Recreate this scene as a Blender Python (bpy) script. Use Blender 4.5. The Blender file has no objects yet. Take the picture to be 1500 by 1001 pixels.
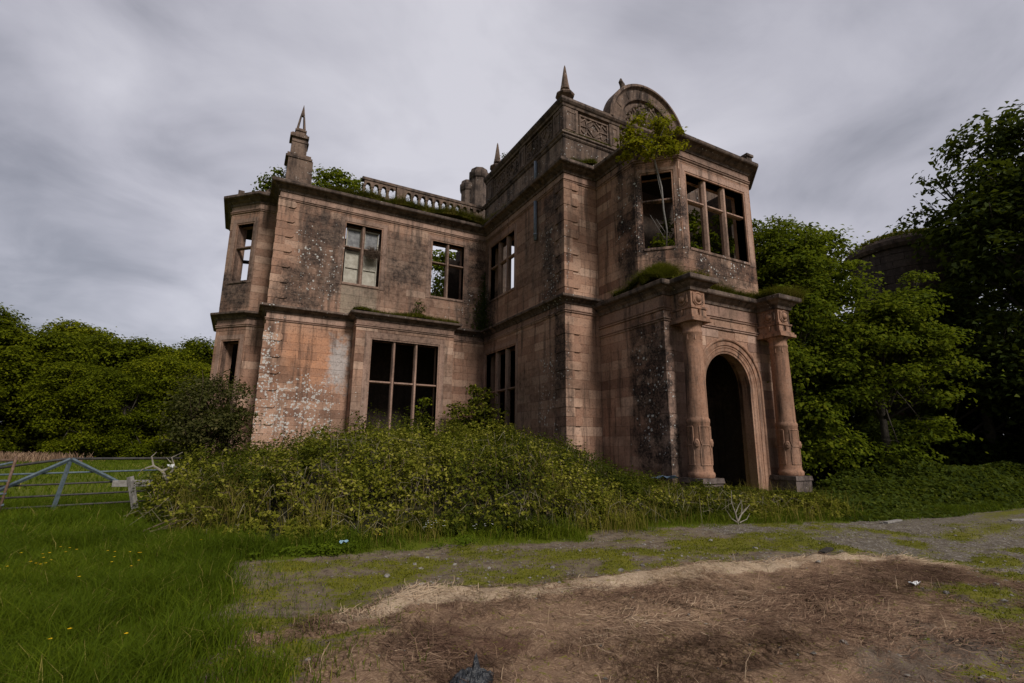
import bpy, math, random
import numpy as np
from mathutils import Matrix, Vector
random.seed(7); rng = np.random.default_rng(7)
sc = bpy.context.scene
COL = sc.collection
PI = math.pi

# ------------------------------------------------------------------ camera
cam = bpy.data.cameras.new('camera'); camo = bpy.data.objects.new('camera', cam); COL.objects.link(camo)
cam.sensor_width = 36.0; cam.lens = 17.615; cam.clip_start = 0.05; cam.clip_end = 3000
yaw, pit, rol = -0.491007464, 0.208961696, 0.0108588769
f = Vector((-math.sin(yaw)*math.cos(pit), math.cos(yaw)*math.cos(pit), math.sin(pit)))
r = Vector((math.cos(yaw), math.sin(yaw), 0)); u = r.cross(f)
r2 = math.cos(rol)*r + math.sin(rol)*u; u2 = -math.sin(rol)*r + math.cos(rol)*u
camo.matrix_world = Matrix(((r2.x, u2.x, -f.x, 0), (r2.y, u2.y, -f.y, 0), (r2.z, u2.z, -f.z, 1.6), (0, 0, 0, 1)))
sc.camera = camo

# ------------------------------------------------------------------ sun, exposure, sky
SUN_EL, SUN_AZ = math.radians(40), math.radians(172)      # azimuth clockwise from +Y
sun = bpy.data.lights.new('sun', 'SUN'); sun.energy = 1.5; sun.angle = math.radians(14); sun.color = (1.0, 0.95, 0.88)
suno = bpy.data.objects.new('sun', sun); COL.objects.link(suno)
sd = Vector((math.sin(SUN_AZ)*math.cos(SUN_EL), math.cos(SUN_AZ)*math.cos(SUN_EL), math.sin(SUN_EL)))
suno.rotation_euler = sd.to_track_quat('Z', 'Y').to_euler(); suno.location = (0, 0, 40)
sc.view_settings.view_transform = 'Standard'; sc.view_settings.look = 'None'
sc.view_settings.gamma = 1.0; sc.view_settings.exposure = 1.0; sc.view_settings.use_curve_mapping = False
sc.cycles.max_bounces = 6; sc.cycles.transparent_max_bounces = 8

class NT:
    """small helper to write node trees as expressions"""
    def __init__(s, tree): s.t = tree; s.t.nodes.clear()
    def n(s, typ, **kw):
        nd = s.t.nodes.new(typ); ins = kw.pop('ins', {})
        for k, v in kw.items(): setattr(nd, k, v)
        for k, v in ins.items(): s.put(nd.inputs[k], v)
        return nd
    def put(s, sock, v):
        if hasattr(v, 'is_output'): s.t.links.new(v, sock)
        elif isinstance(v, (tuple, list)) and sock.type == 'RGBA' and len(v) == 3: sock.default_value = (*v, 1)
        else: sock.default_value = v
    def m(s, op, a, b=0.0, c=0.0, clamp=False):
        nd = s.n('ShaderNodeMath', operation=op, use_clamp=clamp); s.put(nd.inputs[0], a); s.put(nd.inputs[1], b); s.put(nd.inputs[2], c)
        return nd.outputs[0]
    def v(s, op, a, b=(0, 0, 0)):
        nd = s.n('ShaderNodeVectorMath', operation=op); s.put(nd.inputs[0], a)
        if op == 'SCALE': s.put(nd.inputs[3], b)
        else: s.put(nd.inputs[1], b)
        return nd.outputs[0]
    def noise(s, vec, scale, detail=4, rough=.55, out='Fac', dist=0.0):
        nd = s.n('ShaderNodeTexNoise', ins={'Vector': vec, 'Scale': scale, 'Detail': detail, 'Roughness': rough, 'Distortion': dist})
        return nd.outputs[out]
    def ramp(s, fac, stops, interp='LINEAR'):
        nd = s.n('ShaderNodeValToRGB'); s.put(nd.inputs[0], fac); cr = nd.color_ramp; cr.interpolation = interp
        while len(cr.elements) < len(stops): cr.elements.new(.5)
        for e, (p, c) in zip(cr.elements, stops): e.position = p; e.color = (*c, 1) if len(c) == 3 else c
        return nd.outputs[0]
    def mix(s, fac, a, b, typ='MIX'):
        nd = s.n('ShaderNodeMix', data_type='RGBA', blend_type=typ, clamp_factor=True)
        s.put(nd.inputs[0], fac); s.put(nd.inputs[6], a); s.put(nd.inputs[7], b); return nd.outputs[2]
    def step(s, x, lo, hi):
        nd = s.n('ShaderNodeMapRange', interpolation_type='SMOOTHSTEP'); s.put(nd.inputs[0], x)
        nd.inputs[1].default_value = lo; nd.inputs[2].default_value = hi; return nd.outputs[0]
    def attr(s, name): return s.n('ShaderNodeAttribute', attribute_name=name).outputs['Fac']

w = bpy.data.worlds.new('World'); sc.world = w; w.use_nodes = True
q = NT(w.node_tree)
sky = q.n('ShaderNodeTexSky', sky_type='NISHITA'); sky.sun_disc = False; sky.sun_elevation = SUN_EL; sky.sun_rotation = SUN_AZ
D = q.n('ShaderNodeTexCoord').outputs['Generated']
sep = q.n('ShaderNodeSeparateXYZ', ins={0: D})
zz = q.m('ADD', q.m('MAXIMUM', sep.outputs[2], 0.0), 0.28)
pl = q.v('DIVIDE', D, q.n('ShaderNodeCombineXYZ', ins={0: zz, 1: zz, 2: zz}).outputs[0])
pl = q.v('MULTIPLY', pl, (1.0, 1.0, 0.25))
big = q.m('ADD', q.m('MULTIPLY', q.m('SUBTRACT', q.noise(pl, 0.75, 5, .52, dist=.35), .5), 1.7), .5)
fine = q.noise(pl, 2.6, 6, .55, dist=.5)
glow = q.n('ShaderNodeVectorMath', operation='DOT_PRODUCT', ins={0: D, 1: (.50, .62, .60)}).outputs['Value']   # thinner cloud, brighter, to the north-east
cl = q.m('ADD', q.m('ADD', q.m('MULTIPLY', big, .62), q.m('MULTIPLY', q.m('ADD', q.m('MULTIPLY', q.m('SUBTRACT', fine, .5), 1.5), .5), .30)), q.m('MULTIPLY', q.m('SUBTRACT', glow, .45), .42))
cl = q.m('ADD', cl, -.05)
cloud = q.ramp(cl, [(.26, (.95, .96, 1.09)), (.40, (1.6, 1.59, 1.81)), (.53, (2.45, 2.4, 2.68)), (.70, (3.35, 3.28, 3.56))])
colr = q.mix(.93, sky.outputs[0], cloud)
bg = q.n('ShaderNodeBackground', ins={'Color': colr, 'Strength': 0.1})
q.t.links.new(bg.outputs[0], q.n('ShaderNodeOutputWorld').inputs[0])

# ------------------------------------------------------------------ material helpers
def newmat(name):
    m = bpy.data.materials.new(name); m.use_nodes = True; return m, NT(m.node_tree)
def finish(q, color, rough=.85, bump=None, bstr=.4, bdist=.02, spec=.25, metal=0.0, normal=None):
    p = q.n('ShaderNodeBsdfPrincipled', ins={'Base Color': color, 'Roughness': rough, 'Specular IOR Level': spec, 'Metallic': metal})
    if bump is not None:
        b = q.n('ShaderNodeBump', ins={'Strength': bstr, 'Distance': bdist, 'Height': bump}); q.t.links.new(b.outputs[0], p.inputs['Normal'])
    q.t.links.new(p.outputs[0], q.n('ShaderNodeOutputMaterial').inputs[0]); return p
def pos(q): return q.n('ShaderNodeNewGeometry').outputs['Position']

def box_mask(q, P, nz, c, h, k=2.2, a=1.7):
    d = q.v('ABSOLUTE', q.v('DIVIDE', q.v('SUBTRACT', P, c), h))
    s = q.n('ShaderNodeSeparateXYZ', ins={0: d})
    mx = q.m('MAXIMUM', q.m('MAXIMUM', s.outputs[0], s.outputs[1]), s.outputs[2])
    v = q.m('MULTIPLY', q.m('SUBTRACT', 1.0, mx), k)
    return q.m('ADD', v, q.m('MULTIPLY', q.m('SUBTRACT', nz, .5), a), clamp=True)
def accum(q, lst):
    r = lst[0]
    for x in lst[1:]: r = q.m('MAXIMUM', r, x)
    return r

DARK = [((11.9, 12.35, 3.2), (.5, 1.25, 3.3)), ((11.9, 13.25, 9.8), (.4, .75, 3.0)), ((12.2, 12.5, 9.3), (.45, .45, 2.6)),
        ((2.35, 22.2, 10.0), (1.05, .5, 2.4)), ((1.7, 22.2, 8.2), (1.2, .5, 1.2)), ((10.0, 22.0, 8.0), (1.2, 1.3, 1.6)),
        ((10.3, 15.9, 9.6), (.4, .9, 2.9)), ((10.3, 15.4, 4.6), (.3, .5, 3.2)), ((15, 11.6, 8.0), (2.2, .5, .8)),
        ((13.0, 11.75, 9.0), (.35, .4, 1.9)), ((-.9, 24.6, 8.3), (.8, .8, 1.2)), ((9.8, 22.2, 10.3), (.7, .4, 2.0)), ((6.3, 22.2, 10.2), (1.2, .4, 1.5))]
GREY = [((5.4, 22.2, 9.7), (5.2, .5, 2.9)), ((6.2, 21.5, 6.6), (2.6, .4, .9)), ((10.3, 17.5, 3.0), (.3, 3.0, 2.6)), ((-.8, 24.4, 9.6), (1.2, 1.2, 2.9)), ((10.3, 17.2, 9.5), (.3, 1.9, 2.4)),
        ((15, 11.6, 12.2), (2.4, .5, .5)), ((4.2, 21.5, 2.5), (.5, .4, 2.0)), ((8.2, 21.5, 3.5), (.5, .5, 3.2))]
LICH = [((2.0, 22.2, 3.0), (1.9, .6, 1.9)), ((.7, 22.2, 4.2), (.5, .6, 3.2)), ((11.9, 12.5, 3.4), (.5, 1.2, 3.0)), ((13.0, 11.8, 9.8), (.3, .4, 2.2)),
        ((11.9, 13.2, 9.8), (.4, .9, 2.6)), ((10.3, 15.8, 9.0), (.4, 1.2, 2.6)), ((2.3, 22.2, 9.3), (1.5, .5, 2.4)), ((15, 11.6, 8.1), (2.0, .4, .7)),
        ((4.4, 21.5, 2.6), (.5, .3, 1.7)), ((10.3, 16, 3.5), (.3, 1.4, 2.2)), ((9.3, 22.1, 8.4), (1.4, .5, 1.6))]

def sandstone(name, stops, dark=.0, lich=.09, streak=.68, wet=(0.018, 0.015, 0.015), orange=True):
    m, q = newmat(name); P = pos(q); t = q.attr('tint')
    n1 = q.noise(P, 1.1, 5, .6); n2 = q.noise(P, 6.0, 5, .62); n3 = q.noise(P, 38.0, 3, .6)
    base = q.ramp(q.m('ADD', q.m('MULTIPLY', t, .55), q.m('MULTIPLY', n1, .45)), stops)
    if orange:
        om = box_mask(q, P, n1, (2.3, 22.2, 5.2), (1.6, .5, 1.6), 2.0, 1.2)
        base = q.mix(q.m('MULTIPLY', om, q.m('ADD', .25, q.m('MULTIPLY', t, .55))), base, (.56, .25, .125))
        gm = box_mask(q, P, n2, (3.45, 22.2, 5.1), (.5, .3, 1.3), 2.0, 3.4)
        base = q.mix(q.m('MULTIPLY', gm, .8), base, (.47, .45, .44))
        ap = box_mask(q, P, n1, (4.1, 22.2, 7.95), (.82, .3, .74), 12, .5)
        base = q.mix(q.m('MULTIPLY', ap, .62), base, (.33, .31, .235))
    base = q.mix(q.m('MULTIPLY', q.step(n2, .45, .75), .45), base, q.mix(.6, base, (.2, .15, .13)))
    n4 = q.noise(P, 15.0, 6, .75)
    base = q.mix(q.m('MULTIPLY', q.step(n4, .50, .66), .55), base, (.085, .058, .046))
    base = q.mix(q.m('MULTIPLY', q.step(n4, .46, .30), .22), base, (.62, .47, .39))
    # vertical run-off streaks and general grime
    sv = q.v('MULTIPLY', P, (2.6, 2.6, .22)); st = q.noise(sv, 1.7, 5, .65)
    grime = q.m('MULTIPLY', q.step(st, .49, .68), streak)
    base = q.mix(grime, base, (.055, .040, .033))
    nd = q.m('ADD', q.m('MULTIPLY', q.noise(P, 2.2, 6, .7), .6), q.m('MULTIPLY', st, .4))
    dm = accum(q, [q.m('ADD', box_mask(q, P, nd, c, h, 2.8, 4.0), -.02) for c, h in DARK])
    dm = q.m('MULTIPLY', dm, q.m('ADD', .66, q.m('MULTIPLY', q.step(n4, .36, .58), .4)), clamp=True)
    blot = q.m('ADD', .34, q.m('MULTIPLY', q.step(q.noise(P, 1.0, 5, .68), .37, .56), .66))
    dm = q.m('MULTIPLY', dm, blot)
    if dark: dm = q.m('MAXIMUM', dm, q.m('MULTIPLY', q.step(nd, .40, .62), dark))
    base = q.mix(q.m('MULTIPLY', dm, .97), base, wet)
    gy = accum(q, [box_mask(q, P, nd, c, h, 2.0, 3.2) for c, h in GREY])
    base = q.mix(q.m('MULTIPLY', gy, .5), base, q.mix(q.step(n2, .35, .65), (.05, .038, .033), (.22, .155, .12)))
    big_ = q.step(q.noise(P, .45, 5, .7), .47, .66)
    base = q.mix(q.m('MULTIPLY', big_, .5), base, q.mix(q.step(n2, .35, .65), (.05, .035, .028), (.21, .135, .095)))
    # lichen discs
    lm = accum(q, [q.m('MULTIPLY', box_mask(q, P, nd, c, h, 2.0, 3.4), 1.0 if i_ < 2 else .52) for i_, (c, h) in enumerate(LICH)])
    lm = q.m('MULTIPLY', lm, q.m('ADD', .45, q.m('MULTIPLY', q.step(q.noise(P, 1.9, 4, .6), .36, .60), .62)))
    lm = q.m('ADD', q.m('MULTIPLY', lm, .98), lich, clamp=True)
    dv = q.v('ADD', P, q.v('SCALE', q.noise(P, 9.0, 3, .6, out='Color'), .07))
    lall = None
    for scl, rad, thr in ((4.6, .60, .52), (12.0, .62, .84)):
        vo = q.n('ShaderNodeTexVoronoi', ins={'Vector': dv, 'Scale': scl, 'Randomness': 1.0})
        cs = q.n('ShaderNodeSeparateColor', ins={0: vo.outputs['Color']})
        R = q.m('MULTIPLY', q.m('SUBTRACT', cs.outputs[0], q.m('SUBTRACT', 1.0, q.m('MULTIPLY', lm, thr))), rad*1.6)
        k = q.step(q.m('SUBTRACT', R, vo.outputs['Distance']), .0, .07)
        lall = k if lall is None else q.m('MAXIMUM', lall, k)
    lc = q.mix(n2, (.42, .42, .39), (.74, .73, .70))
    base = q.mix(q.m('MULTIPLY', lall, q.step(n3, .25, .6)), base, lc)
    hgt = q.m('ADD', q.m('ADD', q.m('MULTIPLY', n3, .35), q.m('MULTIPLY', n2, .8)), q.m('MULTIPLY', lall, .25))
    finish(q, base, .9, hgt, .55, .025, .15); return m

PINK = [(.12, (.21, .11, .074)), (.4, (.37, .21, .143)), (.6, (.46, .28, .195)), (.88, (.60, .41, .305))]
M_STONE = sandstone('red_sandstone', PINK)
M_DRESS = sandstone('dressed_sandstone', [(.15, (.25, .15, .112)), (.45, (.36, .225, .17)), (.65, (.43, .28, .215)), (.9, (.53, .36, .28))], orange=False)
M_CORN = sandstone('weathered_sandstone', [(.15, (.10, .075, .062)), (.5, (.17, .125, .10)), (.85, (.25, .18, .14))], dark=.8, lich=.30, orange=False)
M_PARA = sandstone('parapet_sandstone', [(.15, (.13, .088, .066)), (.5, (.21, .145, .11)), (.85, (.31, .22, .17))], dark=.75, lich=.36, orange=False)
M_COL = sandstone('terracotta_sandstone', [(.15, (.20, .10, .066)), (.5, (.34, .185, .12)), (.85, (.47, .30, .215))], streak=.9, lich=.12, orange=False)
M_PLINTH = sandstone('blackened_plinth_stone', [(.2, (.10, .08, .07)), (.8, (.26, .2, .18))], dark=.85, lich=.25, orange=False)
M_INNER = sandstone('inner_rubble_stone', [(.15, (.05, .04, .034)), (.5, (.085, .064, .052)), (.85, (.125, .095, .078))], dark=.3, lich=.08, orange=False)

def simple(name, c1, c2, scale=6, rough=.8, metal=0.0, bump=.3, spec=.3):
    m, q = newmat(name); P = pos(q); n = q.noise(P, scale, 6, .65)
    finish(q, q.mix(q.step(n, .3, .7), c1, c2), rough, n, bump, .02, spec, metal); return m
M_PIPE = simple('blue_grey_pipe', (.13, .15, .19), (.20, .23, .28), 9, .5)
M_BOARD = simple('cream_boards', (.30, .27, .22), (.48, .45, .38), 5, .8)
M_TIMBER = simple('dark_timber', (.02, .016, .014), (.05, .04, .032), 8)
M_GREYWOOD = simple('grey_weathered_wood', (.17, .15, .135), (.30, .28, .26), 14)
M_PALETWIG = simple('bleached_branch', (.17, .145, .115), (.33, .29, .24), 14)
M_BROWNTWIG = simple('brown_twig', (.085, .055, .04), (.17, .12, .085), 14)
M_BARK = simple('bark', (.035, .028, .022), (.085, .07, .055), 7, .9, 0, .9)
M_PALEBARK = simple('grey_sapling_bark', (.16, .145, .135), (.27, .25, .235), 12)
M_GALV = simple('galvanised_steel', (.075, .105, .125), (.15, .185, .205), 14, .65, .2)
M_DARKRAIL = simple('dull_gate_rail', (.03, .028, .028), (.07, .06, .055), 10, .6)
M_RUST = simple('rusty_steel', (.10, .055, .035), (.19, .12, .085), 16, .8)
M_BLACK = simple('charred_plastic', (.008, .009, .011), (.03, .033, .04), 18, .42, 0, .8, .5)
M_STONEG = simple('grey_field_stone', (.13, .115, .10), (.28, .255, .23), 12)
M_CHIP = simple('brown_grey_chips', (.10, .085, .068), (.27, .235, .20), 22)
M_BLUE = simple('faded_blue_plastic', (.03, .05, .08), (.06, .09, .13), 10, .7)
M_PALEBLUE = simple('pale_blue_wrapper', (.14, .27, .36), (.26, .40, .48), 10, .5)
M_WHITE = simple('white_litter', (.55, .55, .55), (.75, .75, .74), 10, .6)

def leafmat(name, stops, trans=.35, rough=.75, spec=.08):
    rough = max(rough, .7); spec = .08
    m, q = newmat(name); t = q.attr('tint'); P = pos(q)
    c = q.ramp(t, stops)
    c = q.mix(q.m('MULTIPLY', q.step(q.noise(P, .9, 3), .35, .7), .35), c, q.mix(.5, c, stops[0][1]))
    p = q.n('ShaderNodeBsdfPrincipled', ins={'Base Color': c, 'Roughness': rough, 'Specular IOR Level': spec})
    tr = q.n('ShaderNodeBsdfTranslucent', ins={'Color': q.mix(.4, c, (.25, .30, .02))})
    mx = q.n('ShaderNodeMixShader', ins={0: trans}); q.t.links.new(p.outputs[0], mx.inputs[1]); q.t.links.new(tr.outputs[0], mx.inputs[2])
    q.t.links.new(mx.outputs[0], q.n('ShaderNodeOutputMaterial').inputs[0]); return m
L_BRAMBLE = leafmat('bramble_leaves', [(0, (.030, .040, .004)), (.35, (.085, .095, .008)), (.7, (.19, .185, .016)), (1, (.36, .32, .06))], .3)
L_GRASS = leafmat('grass_blades', [(0, (.045, .072, .004)), (.5, (.095, .135, .006)), (.85, (.18, .20, .014)), (1, (.32, .26, .07))], .35, .6, .2)
L_MOSS = leafmat('moss_and_short_grass', [(0, (.06, .068, .005)), (.5, (.14, .145, .008)), (1, (.24, .205, .022))], .2, .8, .1)
L_LEDGE = leafmat('ledge_grass', [(0, (.05, .055, .006)), (.5, (.13, .125, .012)), (1, (.28, .21, .06))], .25, .8, .1)
L_MAPLE = leafmat('maple_leaves', [(0, (.035, .055, .004)), (.5, (.09, .12, .006)), (1, (.21, .22, .012))], .38)
L_YELLOW = leafmat('yellow_green_leaves', [(0, (.09, .095, .003)), (.5, (.22, .20, .005)), (1, (.38, .31, .012))], .4)
L_DARK = leafmat('dark_tree_leaves', [(0, (.014, .023, .004)), (.5, (.034, .050, .006)), (1, (.078, .092, .012))], .25)
L_FAR = leafmat('woodland_leaves', [(0, (.04, .055, .002)), (.5, (.11, .128, .003)), (1, (.23, .225, .008))], .3, .7, .15)
L_BUSH = leafmat('brownish_bush_leaves', [(0, (.024, .026, .008)), (.6, (.062, .064, .016)), (1, (.125, .10, .04))], .2)
L_STRAW = leafmat('straw_strands', [(0, (.06, .032, .021)), (.4, (.16, .095, .062)), (.7, (.34, .225, .145)), (1, (.56, .42, .28))], .05, .8, .15)
L_PETALY = leafmat('yellow_petals', [(0, (.75, .42, .01)), (1, (.85, .55, .02))], .2)
L_PETALW = leafmat('white_petals', [(0, (.7, .7, .68)), (1, (.8, .8, .78))], .2)
L_NETTLE = leafmat('dark_verge_leaves', [(0, (.022, .036, .005)), (.6, (.055, .075, .008)), (1, (.11, .12, .018))], .3)

# ------------------------------------------------------------------ mesh helpers
def wpos(o):
    p = Vector((0, 0, 0))
    while o is not None: p = p + o.location; o = o.parent
    return p
def link(name, me, parent=None, loc=None):
    o = bpy.data.objects.new(name, me); COL.objects.link(o)
    if loc is not None: o.location = loc
    if parent is not None: o.parent = parent
    return o
def raw_mesh(name, V, F, mat, parent=None, tint=None, smooth=False, quads=None, loc=None):
    """V: (n,3); F list of index lists, or quads: (m,4) int array"""
    V = np.asarray(V, dtype=np.float32).reshape(-1, 3)
    off = np.array(loc if (loc is not None and parent is None) else (wpos(parent) if parent is not None else (0, 0, 0)), dtype=np.float32)
    if parent is not None and loc is not None: off = off + np.array(loc, dtype=np.float32)
    V = V - off
    me = bpy.data.meshes.new(name)
    if quads is not None:
        Q = np.asarray(quads, dtype=np.int32); n = len(Q); k = Q.shape[1]
        me.vertices.add(len(V)); me.vertices.foreach_set('co', V.ravel())
        me.loops.add(n*k); me.loops.foreach_set('vertex_index', Q.ravel())
        me.polygons.add(n); me.polygons.foreach_set('loop_start', np.arange(0, n*k, k, dtype=np.int32))
        me.update(calc_edges=True)
    else:
        me.from_pydata(V.tolist(), [], F); me.update()
    nf = len(me.polygons)
    if tint is None: tint = np.full(nf, .5, dtype=np.float32)
    a = me.attributes.new('tint', 'FLOAT', 'FACE'); a.data.foreach_set('value', np.asarray(tint, dtype=np.float32))
    if smooth: me.polygons.foreach_set('use_smooth', np.ones(nf, dtype=bool))
    me.materials.append(mat)
    return link(name, me, parent, loc)

class MB:
    def __init__(s): s.V = []; s.F = []; s.T = []
    def face(s, pts, t=.5):
        i = len(s.V); s.V.extend([tuple(p) for p in pts]); s.F.append(list(range(i, i+len(pts)))); s.T.append(t)
    def mesh(s, V, F, t=.5):
        i = len(s.V); s.V.extend([tuple(p) for p in V])
        for fc in F: s.F.append([i+k for k in fc]); s.T.append(t)
    def box(s, x0, x1, y0, y1, z0, z1, t=.5, top=None):
        tx = 0 if top is None else top
        V = [(x0, y0, z0), (x1, y0, z0), (x1, y1, z0), (x0, y1, z0), (x0+tx, y0+tx, z1), (x1-tx, y0+tx, z1), (x1-tx, y1-tx, z1), (x0+tx, y1-tx, z1)]
        s.mesh(V, [(0, 3, 2, 1), (4, 5, 6, 7), (0, 1, 5, 4), (1, 2, 6, 5), (2, 3, 7, 6), (3, 0, 4, 7)], t)
    def obox(s, o, U, N, u0, u1, d0, d1, z0, z1, ch=0.0, t=.5):
        """box in a wall frame: o origin, U along, N outward; front face chamfered"""
        P = lambda a, d, z: (o[0]+U[0]*a+N[0]*d, o[1]+U[1]*a+N[1]*d, z)
        V = [P(u0, d0, z0), P(u1, d0, z0), P(u1, d0, z1), P(u0, d0, z1)]
        if ch:
            V += [P(u0, d1-ch, z0), P(u1, d1-ch, z0), P(u1, d1-ch, z1), P(u0, d1-ch, z1)]
            V += [P(u0+ch, d1, z0+ch), P(u1-ch, d1, z0+ch), P(u1-ch, d1, z1-ch), P(u0+ch, d1, z1-ch)]
            F = [(0, 3, 2, 1)]
            for k in (0, 4): F += [(k+a, k+(a+1) % 4, k+4+(a+1) % 4, k+4+a) for a in range(4)]
            F.append((8, 9, 10, 11))
        else:
            V += [P(u0, d1, z0), P(u1, d1, z0), P(u1, d1, z1), P(u0, d1, z1)]
            F = [(0, 3, 2, 1)] + [(a, (a+1) % 4, 4+(a+1) % 4, 4+a) for a in range(4)] + [(4, 5, 6, 7)]
        s.mesh(V, F, t)
    def tube(s, pts, rad, sides=6, t=.5, cap=True):
        pts = [Vector(p) for p in pts]; n = len(pts); V = []
        if not hasattr(rad, '__len__'): rad = [rad]*n
        for i, p in enumerate(pts):
            d = (pts[min(i+1, n-1)]-pts[max(i-1, 0)]).normalized()
            a = d.cross(Vector((.31, .17, .93)) if abs(d.z) < .9 else Vector((1, .1, 0))).normalized(); b = d.cross(a)
            for k in range(sides):
                g = 2*PI*k/sides; V.append(p + (a*math.cos(g)+b*math.sin(g))*rad[i])
        F = []
        for i in range(n-1):
            for k in range(sides):
                k2 = (k+1) % sides; F.append((i*sides+k, i*sides+k2, (i+1)*sides+k2, (i+1)*sides+k))
        if cap: F.append(tuple(range(sides-1, -1, -1))); F.append(tuple((n-1)*sides+k for k in range(sides)))
        s.mesh(V, F, t)
    def lathe(s, cx, cy, prof, sides=24, t=.5):
        V = []
        for rr, z in prof:
            for k in range(sides): g = 2*PI*k/sides; V.append((cx+rr*math.cos(g), cy+rr*math.sin(g), z))
        F = []
        for i in range(len(prof)-1):
            for k in range(sides):
                k2 = (k+1) % sides; F.append((i*sides+k, i*sides+k2, (i+1)*sides+k2, (i+1)*sides+k))
        F.append(tuple(range(sides-1, -1, -1))); F.append(tuple((len(prof)-1)*sides+k for k in range(sides)))
        s.mesh(V, F, t)
    def build(s, name, mat, parent=None, smooth=False, loc=None):
        return raw_mesh(name, s.V, s.F, mat, parent, s.T, smooth, loc=loc)

def tag(o, label=None, cat=None, group=None, kind=None):
    if label: o['label'] = label
    if cat: o['category'] = cat
    if group: o['group'] = group
    if kind: o['kind'] = kind
    return o
def thing(name, loc, label, cat, group=None):
    o = bpy.data.objects.new(name, None); COL.objects.link(o); o.location = loc; o.empty_display_size = .3
    return tag(o, label, cat, group)

# numpy value noise
def vnoise(x, y, seed=0):
    xi = np.floor(x).astype(np.int64); yi = np.floor(y).astype(np.int64); fx = x-xi; fy = y-yi
    fx = fx*fx*(3-2*fx); fy = fy*fy*(3-2*fy)
    def h(a, b):
        n = (a*374761393 + b*668265263 + seed*982451653) & 0xffffffff
        n = ((n ^ (n >> 13))*1274126177) & 0xffffffff
        return ((n ^ (n >> 16)) & 0xffff)/65535.0
    return (h(xi, yi)*(1-fx)+h(xi+1, yi)*fx)*(1-fy)+(h(xi, yi+1)*(1-fx)+h(xi+1, yi+1)*fx)*fy
def fbm(x, y, sc_, oct=4, seed=0):
    r_, a, tot = 0, 1.0, 0
    for k in range(oct): r_ = r_+a*vnoise(x*sc_*2**k, y*sc_*2**k, seed+k*17); tot += a; a *= .5
    return r_/tot

# ------------------------------------------------------------------ ground
def interp(pts, x): p = np.array(pts); return np.interp(x, p[:, 0], p[:, 1])
VERGE = [(-60, 9.5), (-1.2, 9.3), (0.12, 8.35), (1.6, 8.43), (3.1, 8.3), (5.5, 7.9), (7.0, 8.2), (9.1, 8.1), (10.3, 7.8), (11.7, 7.2), (13.4, 6.75), (16.2, 6.4), (20.8, 6.5), (60, 7)]
STRAWL = [(-60, 3), (-.1, 4.4), (.1, 5.3), (.43, 5.8), (1.53, 5.75), (2.5, 5.62), (4.0, 5.47), (5.5, 5.33), (7.0, 5.27), (7.9, 5.15), (8.6, 4.6), (9.1, 4.0), (9.4, 3.0), (60, -40)]
GRASSX = [(-40, .9), (2, .9), (4.2, .3), (5.1, -.05), (6.1, -.16), (7.4, -.09), (8.4, .12), (9.3, 4), (12, 60), (400, 400)]
def warp(x, y, a=.35): return x+(fbm(x, y, .9, 4, 3)-.5)*a*2, y+(fbm(x, y, .9, 4, 9)-.5)*a*2
def zones(x, y):
    wx, wy = warp(x, y)
    verge = np.clip((wy+(fbm(x, y, 2.6, 3, 15)-.5)*.7-interp(VERGE, wx))/.4+.5, 0, 1)
    ux, uy = x+(fbm(x, y, 2.2, 4, 13)-.5)*1.1, y+(fbm(x, y, 2.2, 4, 29)-.5)*.8
    grass = np.clip((interp(GRASSX, uy)-ux)/.5+.5, 0, 1)
    straw = np.clip((interp(STRAWL, wx)-wy)/.22+.5, 0, 1)*(1-grass)
    edge = np.clip(1.2-np.abs((interp(STRAWL, wx)-wy)-.22)/.36, 0, 1)*straw*np.clip(fbm(x, y, 1.5, 4, 51)*3.2-.55, 0, 1)
    mud = np.clip((wx*.9-wy*.9-1.2)/1.6, 0, 1)*np.clip((7.5-wx)/3, 0, 1)
    gravel = np.clip((wx-7.6)/1.6, 0, 1)*(1-straw)*(1-verge)
    gb = np.clip(fbm(x, y, .8, 4, 77)*2.6-1.02, 0, 1)
    moss = np.clip(gb*1.7, 0, 1)*(1-straw)*(1-verge)*(1-grass)
    blobs = [(.35, 6.7, .65), (.25, 5.6, .38), (1.3, 6.35, .55), (2.3, 7.3, .6), (1.0, 7.9, .5), (3.9, 7.2, .55), (4.6, 6.6, .5), (.45, 4.6, .38), (1.29, 4.87, .13), (1.05, 4.83, .1), (.5, 4.63, .3), (.45, 4.2, .3), (7.63, 2.89, .45), (9.2, 3.15, .5), (6.88, 2.37, .3), (5.29, 2.03, .28), (3.17, 6.1, .75), (1.7, 6.65, .6), (.8, 6.95, .6), (6.6, 6.1, .6), (5.6, 6.3, .35), (10.5, 6.4, .8), (12.5, 5.0, .5), (5.9, 1.9, .4), (7.9, 6.3, .5)]
    mb = np.zeros_like(x)
    for bx, by, br in blobs: mb = np.maximum(mb, np.clip(1.5-np.hypot((wx-bx)/1.35, (wy-by)/.8)/br, 0, 1))
    fine_ = np.clip(fbm(x, y, 2.4, 4, 78)*4.2-1.35, 0, 1); mb = mb*(.35+.65*fine_); moss = moss*np.where(x > 4.5, fine_, .35+.65*fine_)
    moss = np.maximum(moss, mb*(1-verge)); straw = straw*(1-np.clip(mb*1.3, 0, 1))
    grass = np.maximum(grass, verge)
    return grass, straw, edge, mud, gravel, moss
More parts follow.
